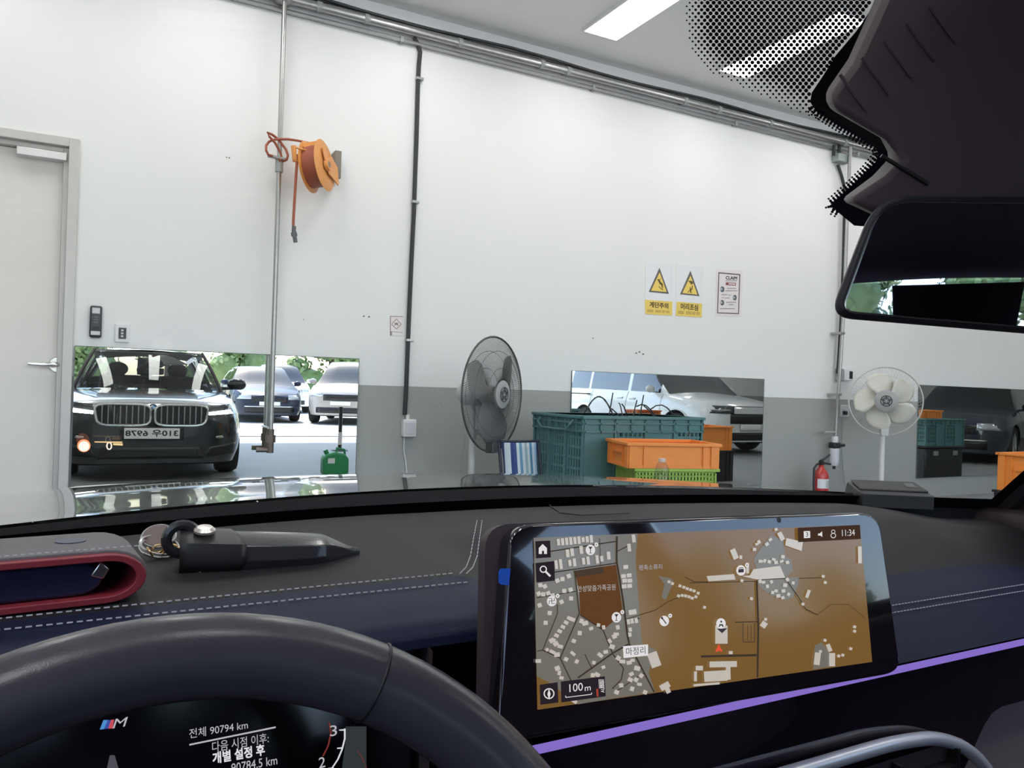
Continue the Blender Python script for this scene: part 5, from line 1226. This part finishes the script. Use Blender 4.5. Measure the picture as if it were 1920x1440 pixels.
poly(dk, [(1047, 598), (1052, 586), (1066, 586), (1070, 598), (1064, 598), (1062, 592), (1055, 592), (1053, 598)], 11); disc(1059, 575, 4, 11, dk)
lettering(dk, '마정리', dsp(*z4(642, 724), 11), dsp(*z4(727, 716), 11), dsp(*z4(641, 690), 11)); lettering(dk, '3', dsp(*z4(1430, 203), 11), dsp(*z4(1441, 202), 11), dsp(*z4(1430, 183), 11))
poly(dk, [(1040, 606), (1086, 604), (1063, 626)], 8)
for (x, y) in pins[:5]: disc(x + 26, y - 23, 2.5, 11, dk)
dk.build('dark_icon_print', glow('icon dark', (.05, .045, .06), 1.0), disp, smooth=0, stuff=True)
g = MB(); poly(g, [(1048, 672), (1066, 708), (1049, 703), (1032, 710)], 9); 
for i in range(2): line([(512 + i * 5, 870), (514 + i * 5, 904)], 2.2, 9, g)
g.build('position_arrow', glow('arrow red', (.85, .10, .05), 1.0), disp, smooth=0)
for s_, bl2, br2, tl2, nm_ in (('11:34', (1590, 200), (1646, 197), (1589, 172), m_ico), ('100', (393, 885), (452, 877), (392, 850), m_ico), ('m', (460, 880), (486, 876), (460, 862), m_ico)):
    lettering(MB(), s_, dsp(*z4(*bl2), 9), dsp(*z4(*br2), 9), dsp(*z4(*tl2), 9)).build('screen_text', nm_, disp, smooth=0)
lettering(MB(), 'AUTO', dsp(*z4(547, 886), 9), dsp(*z4(545, 836), 9), dsp(*z4(531, 888), 9)).build('screen_text', m_ico, disp, smooth=0)
for s_, bl2, br2, tl2, c_ in (('안성맞춤가족공원', (428, 445), (596, 436), (427, 418), (.55, .53, .52)), ('평촉소류지', (698, 350), (800, 345), (697, 326), (.45, .46, .55))):
    lettering(MB(), s_, dsp(*z4(*bl2), 9), dsp(*z4(*br2), 9), dsp(*z4(*tl2), 9)).build('screen_text', glow('map label %.2f' % c_[2], c_, 1.0), disp, smooth=0)
MB().lathe([(0, 0), (.0022, 0)], dsp(1461, 975, 1), dn, 12).build('light_sensor', m_dark, disp)

# ---- trim below the display
def strip_pt(x, dz, y=.45): return Vector((x, y, EYE - .240 + dz))
MB().tube([Vector((x * .05, .450 + .0, EYE - .242)) for x in range(4, 24)], .0031, 8).build('ambient_light_strip', glow('violet ambient light', (.30, .20, .72), .9), car)
def trim_pt(u, v):
    x = .18 + (XB - .18) * u; k = v * (1 - .45 * smooth(.70, .80, x))
    return Vector((x, .452 - .018 * k + .0066 * math.sin(math.pi * k), EYE - .246 - .10 * k))
MB().grid(trim_pt, 60, 8).build('gloss_trim', m_blackgl, car, smooth=60)
vc = [Vector((.16, .436, EYE - .302)), Vector((.30, .436, EYE - .300)), Vector((.45, .436, EYE - .298)), Vector((.60, .437, EYE - .298)), Vector((.66, .437, EYE - .302)), Vector((.70, .436, EYE - .312)), Vector((.74, .434, EYE - .335)), Vector((.77, .432, EYE - .37))]
vkx = [(p.x, p.y) for p in vc]; vkz = [(p.x, p.z) for p in vc]
vc = [Vector((x, itp(vkx, x), itp(vkz, x))) for x in [.16 + .61 * k / 60 for k in range(61)]]
vent = MB().tube(vc, .0062, 12).build('vent_chrome_frame', mat('satin silver trim', (.72, .74, .80), .3, .35), car)
MB().grid(lambda u, v: Vector((.16 + .56 * u, .437 + .01 * v, EYE - .312 - .09 * v)), 8, 3).build('vent_opening', m_int, car)
for i in range(7):
    x = .22 + .08 * i; MB().box(x - .0015, x + .0015, .428, .442, EYE - .395, EYE - .315).build('vent_slat', m_dark, vent, smooth=0)
for dz in (.03, .055): MB().box(.18, .70, .428, .438, EYE - .302 - dz, EYE - .299 - dz).build('vent_blade', m_dark, vent, smooth=0)
MB().grid(lambda u, v: Vector((.60 + .60 * u, .475 - .06 * v, EYE - .285 - .30 * v)), 6, 4).build('glovebox_lid', mat('grey interior panel', (.20, .165, .175), .55), car)

# ---- mirror foot housing and rear-view mirror
def hull(front, back, d0, d1, nm_, m_, parent, sc=1.0):
    A = [at_depth(x, y, d0) for x, y in front]; B = [at_depth(x, y, d1) for x, y in back]; n = len(A)
    return MB().add(A + B, [tuple(range(n)), tuple(range(2 * n - 1, n - 1, -1))] + [(i, i + n, (i + 1) % n + n, (i + 1) % n) for i in range(n)]).build(nm_, m_, parent, smooth=40, bevel=.004)
hs = hull([(1690, -80), (1600, 120), (1555, 178), (1565, 205), (1660, 262), (1690, 300), (1660, 330), (1590, 375), (1640, 400), (2100, 400), (2320, 300), (2300, -80)],
          [(1670, -70), (1590, 110), (1545, 176), (1553, 203), (1650, 258), (1668, 294), (1635, 330), (1575, 375), (1640, 405), (2000, 405), (2180, 290), (2150, -70)], .43, .50, 'sensor_housing', m_hous, car)
for i in range(5):
    x0, y0 = 1575 + i * 42, 140 - i * 32
    MB().tube([at_depth(x0, y0, .4285), at_depth(x0 + 52, y0 + 70, .4285)], .0010, 6).build('housing_rib', m_hous, hs)
MB().tube([at_depth(x, y, .429) for x, y in ((1652, 292), (1700, 320), (1740, 345))], .0012, 6).build('housing_joint', m_dark, hs)
dm = .40
fo = rounded([(1640, 366), (2440, 372), (2420, 668), (1552, 596)], [70, 60, 60, 45], 8)
fo2 = rounded([(1652, 378), (2428, 384), (2408, 655), (1578, 584)], [56, 50, 50, 26], 8)
rv = hull([(p.x, p.y) for p in fo], [(p.x * .97 + 1960 * .03, p.y * .94 + 500 * .06) for p in fo], dm, dm + .03, 'rear_view_mirror', mat('anthracite mirror frame', (.045, .045, .055), .35), car)
MB().flat([at_depth(p.x, p.y, dm - .0006) for p in fo2]).build('mirror_glass', mat('dimming mirror glass', (.62, .66, .80), .01, 1.0, noise=0), rv, smooth=0)
MB().tube([at_depth(p.x, p.y, dm - .0005) for p in fo2], .0006, 5, closed=True).build('glass_bevel', m_chrome, rv)
MB().tube([at_depth(1960, 420, dm + .03), at_depth(1960, 340, dm + .06)], .018, 12).build('mirror_stalk', m_int, rv)

# ================================================================== THINGS ON THE DASHBOARD
def dash_z(x, y): return EYE - .1565
# toll terminal at the far right corner
p0 = on_z(1612, 946, EYE - .158)
t = thing('toll_terminal', 'black wedge shaped terminal box on the right of the dashboard', 'device', p0)
bx0, bx1 = on_z(1612, 948, EYE - .157), on_z(1752, 954, EYE - .157)
dirx = (bx1 - bx0).normalized(); dirx.z = 0; dirx.normalize(); dy_ = Vector((-dirx.y, dirx.x, 0)); Lb = (bx1 - bx0).length
if dy_.y < 0: dy_ = -dy_
def tb(a, b2, c_): return bx0 + dirx * a * Lb + dy_ * b2 + Vector((0, 0, c_))
hgt = .030
MB().add([tb(.03, 0, -.003), tb(1, 0, -.003), tb(1.03, .058, -.003), tb(-.06, .058, -.003), tb(.03, 0, hgt * .62), tb(1, 0, hgt * .62), tb(.93, .052, hgt), tb(-.02, .052, hgt)],
         [(0, 3, 2, 1), (4, 5, 6, 7), (0, 1, 5, 4), (1, 2, 6, 5), (2, 3, 7, 6), (3, 0, 4, 7)]).build('terminal_body', mat('charcoal plastic', (.05, .05, .055), .45), t, bevel=.002)
MB().add([tb(.04, .012, hgt * .68), tb(.97, .012, hgt * .68), tb(.90, .048, hgt * 1.01), tb(.02, .048, hgt * 1.01), tb(.04, .012, hgt * .8), tb(.97, .012, hgt * .8), tb(.90, .048, hgt * 1.12), tb(.02, .048, hgt * 1.12)],
         [(0, 3, 2, 1), (4, 5, 6, 7), (0, 1, 5, 4), (1, 2, 6, 5), (2, 3, 7, 6), (3, 0, 4, 7)]).build('terminal_cover', m_dark, t, bevel=.0015)
MB().flat([tb(.72, .024, hgt * .925), tb(.86, .024, hgt * .925), tb(.85, .040, hgt * 1.06), tb(.72, .040, hgt * 1.06)]).build('label_sheet', mat('grey sticker', (.10, .10, .11), .4), t, smooth=0)

# key case with red lining
zd = EYE - .1565
kb = on_z(100, 1146, zd)
t = thing('key_case', 'grey leather key case with red lining on the dashboard', 'key case', kb)
ex = Vector((1, .10, 0)).normalized(); ey = Vector((-.10, 1, 0)).normalized(); ez = Vector((0, 0, 1))
def stad(L0, L1, h, z0, n=12):
    """stadium outline: straight to the left end L0, round at the right end L1"""
    r = h / 2; pts = [(L0, z0)]
    for k in range(n + 1):
        a = -math.pi / 2 + math.pi * k / n; pts.append((L1 - r * 1.5 + r * 1.5 * math.cos(a), z0 + r + r * math.sin(a)))
    pts.append((L0, z0 + h)); return pts
right = on_z(248, 1100, zd); ko = kb.copy(); ko.z = zd
Lr = (right - ko).dot(ex) + .004
Hc = .036
def sleeve(L0, L1, h, z0, th, y0, y1, nm_, m_):
    o_ = stad(L0, L1, h, z0); i_ = stad(L0, L1 - th * 1.4, h - 2 * th, z0 + th); q = MB(); n = len(o_)
    P = [ko + ex * a + ez * z + ey * yy for yy in (y0, y1) for ring_ in (o_, i_) for a, z in ring_]
    F = []
    for k in range(n - 1):
        F += [(k, k + 1, n + k + 1, n + k), (2 * n + k, 3 * n + k, 3 * n + k + 1, 2 * n + k + 1), (k, 2 * n + k, 2 * n + k + 1, k + 1), (n + k, n + k + 1, 3 * n + k + 1, 3 * n + k)]
    return q.add(P, F).build(nm_, m_, t, smooth=50, bevel=.0006)
m_suede = mat('grey suede', (.17, .155, .165), .8, noise=.12, bump=.3, bscale=700)
m_redl = mat('red leather lining', (.25, .025, .04), .5, noise=.1)
sleeve(-.12, Lr, Hc, .001, .003, .004, .075, 'outer_leather', m_suede)
sleeve(-.12, Lr - .002, Hc - .003, .002, .0045, -.004, .06, 'red_lining', m_redl)
kbx = MB().prism([ko + ex * a + ez * z + ey * .004 for a, z in stad(-.12, Lr - .028, Hc - .014, .007)], ey * .045).build('key_body', mat('navy key plastic', (.018, .02, .055), .25, coat=.5), t, smooth=40, bevel=.002)
MB().prism([ko + ex * a + ez * z + ey * .003 for a, z in ((Lr - .036, .020), (Lr - .028, .017), (Lr - .024, .024), (Lr - .030, .030))], ey * .02).build('chrome_tip', m_chrome, t, bevel=.001)
MB().prism([ko + ex * a + ez * z + ey * .05 for a, z in stad(-.12, Lr - .004, Hc - .006, .004)], ey * .004).build('inner_back', mat('dark brown lining', (.045, .022, .02), .7), t, smooth=40)
q = MB()
for i in range(34): q.tube([ko + ex * (-.10 + i * .0045) + ey * .008 + ez * (Hc + .0014), ko + ex * (-.0975 + i * .0045) + ey * .008 + ez * (Hc + .0014)], .0005, 4)
q.build('stitching', m_thread, t, smooth=60, stuff=True)
q = MB().lathe([(0, 0), (.010, 0), (.010, .0006), (0, .0006)], ko + ex * (Lr - .045) + ey * .045 + ez * (Hc + .001), (0, 0, 1), 20); q.build('round_emblem', mat('dark blue enamel', (.015, .02, .07), .3), t)
MB().prism([ko + ex * a + ey * b2 + ez * (Hc + .0009) for a, b2 in ((-.12, .035), (-.035, .035), (-.03, .055), (-.12, .055))], ez * .0006).build('red_window', m_redl, t, smooth=0)

# black leather key pouch
a_, b_ = on_z(345, 1072, zd), on_z(682, 1052, zd)
L = (b_ - a_).length; ux = (b_ - a_).normalized(); uy = Vector((-ux.y, ux.x, 0))
if uy.y < 0: uy = -uy
t = thing('key_pouch', 'shiny black leather key pouch with pointed end on the dashboard', 'key case', a_)
PSEC = [(-.028, .0), (-.031, .010), (-.027, .0235), (-.010, .029), (.010, .0295), (.024, .026), (.031, .012), (.028, .0)]
def pouch(k, s, g=1.0):            # k-th corner of the cross-section at s along the length
    wd = math.sin(math.pi * min(1, .30 + s * .52)) ** .7 * (1 - .95 * smooth(.70, 1.04, s)); hg = (1 - .38 * s) * (1 - .62 * smooth(.75, 1.02, s))
    a, z = PSEC[k % 8]
    return a_ + ux * (L * s) + uy * (a * wd * g + .012 + .006 * s) + Vector((0, 0, (z * hg - .014) * g + .0145))
m_pouch = mat('shiny black leather', (.030, .030, .036), .20, noise=.15, bump=.1, bscale=500)
pm = MB().grid(lambda u, v: pouch(round(u * 8), v), 8, 30, True); pm.add([pouch(k, 0) for k in range(8)], [tuple(range(8))]); pm.add([pouch(k, 1) for k in range(8)], [tuple(range(8))])
pm.build('pouch_body', m_pouch, t, smooth=38, bevel=.0025)
MB().grid(lambda u, v: pouch(round(u * 6), -.025 + (.20 + .16 * (1 - abs(u * 6 - 1.5) / 4.5)) * v, 1.04) + Vector((0, 0, .0006)), 6, 8).build('closing_flap', mat('matt black leather', (.016, .013, .015), .42, noise=.15), t, smooth=40, solid=.0015)
tp = pouch(3, .10, 1.07) + Vector((0, 0, .002))
MB().lathe([(0, .0045), (.006, .004), (.0085, .0018), (.0085, 0), (0, 0)], tp, (0, -.2, 1), 18).build('rivet', mat('pale metal rivet', (.62, .58, .55), .3, .8), t)
bp_ = on_z(376, 1070, zd + .003); MB().lathe([(0, .003), (.003, .002), (.0035, 0)], bp_, (0, -1, .2), 12).build('rivet', mat('pale metal rivet', (.62, .58, .55), .3, .8), t)
MB().torus(a_ + ux * -.002 + Vector((0, 0, .024)) + uy * .012, uy, .012, .0042, 24, 8).build('leather_loop', m_pouch, t)

# key ring and medallion between them
rcn = on_z(300, 1045, zd + .004)
t = thing('key_ring', 'silver split ring and round medallion between the two key cases', 'key ring', on_z(300, 1045, zd))
MB().torus(rcn + Vector((0, .01, .006)), Vector((.15, -.35, .92)), .0155, .0013, 40, 8).build('split_ring', m_chrome, t)
MB().torus(rcn + Vector((0, .01, .0085)), Vector((.2, -.33, .92)), .0155, .0011, 40, 8).build('split_ring', m_chrome, t)
mdn = Vector((-.1, -.55, .83)).normalized(); mdc = rcn + Vector((.0, .022, .014))
md = MB().lathe([(0, .0015), (.0125, .0015), (.0135, 0), (.0125, -.0015), (0, -.0015)], mdc, mdn, 28).build('medallion', mat('brown grey enamel', (.20, .15, .14), .35), t)
MB().torus(mdc, mdn, .0135, .0011, 28, 6).build('medallion_rim', m_chrome, md)
ch = MB()
for k in range(5): ch.torus(rcn + Vector((-.008 + .006 * k, -.004 + .003 * (k % 2), .006 + .002 * math.sin(k))), Vector((math.cos(k * 1.6), math.sin(k * 1.6), .6)), .0042, .0009, 18, 6)
ch.build('chain_link', mat('gold metal', (.70, .50, .25), .3, 1.0), t)
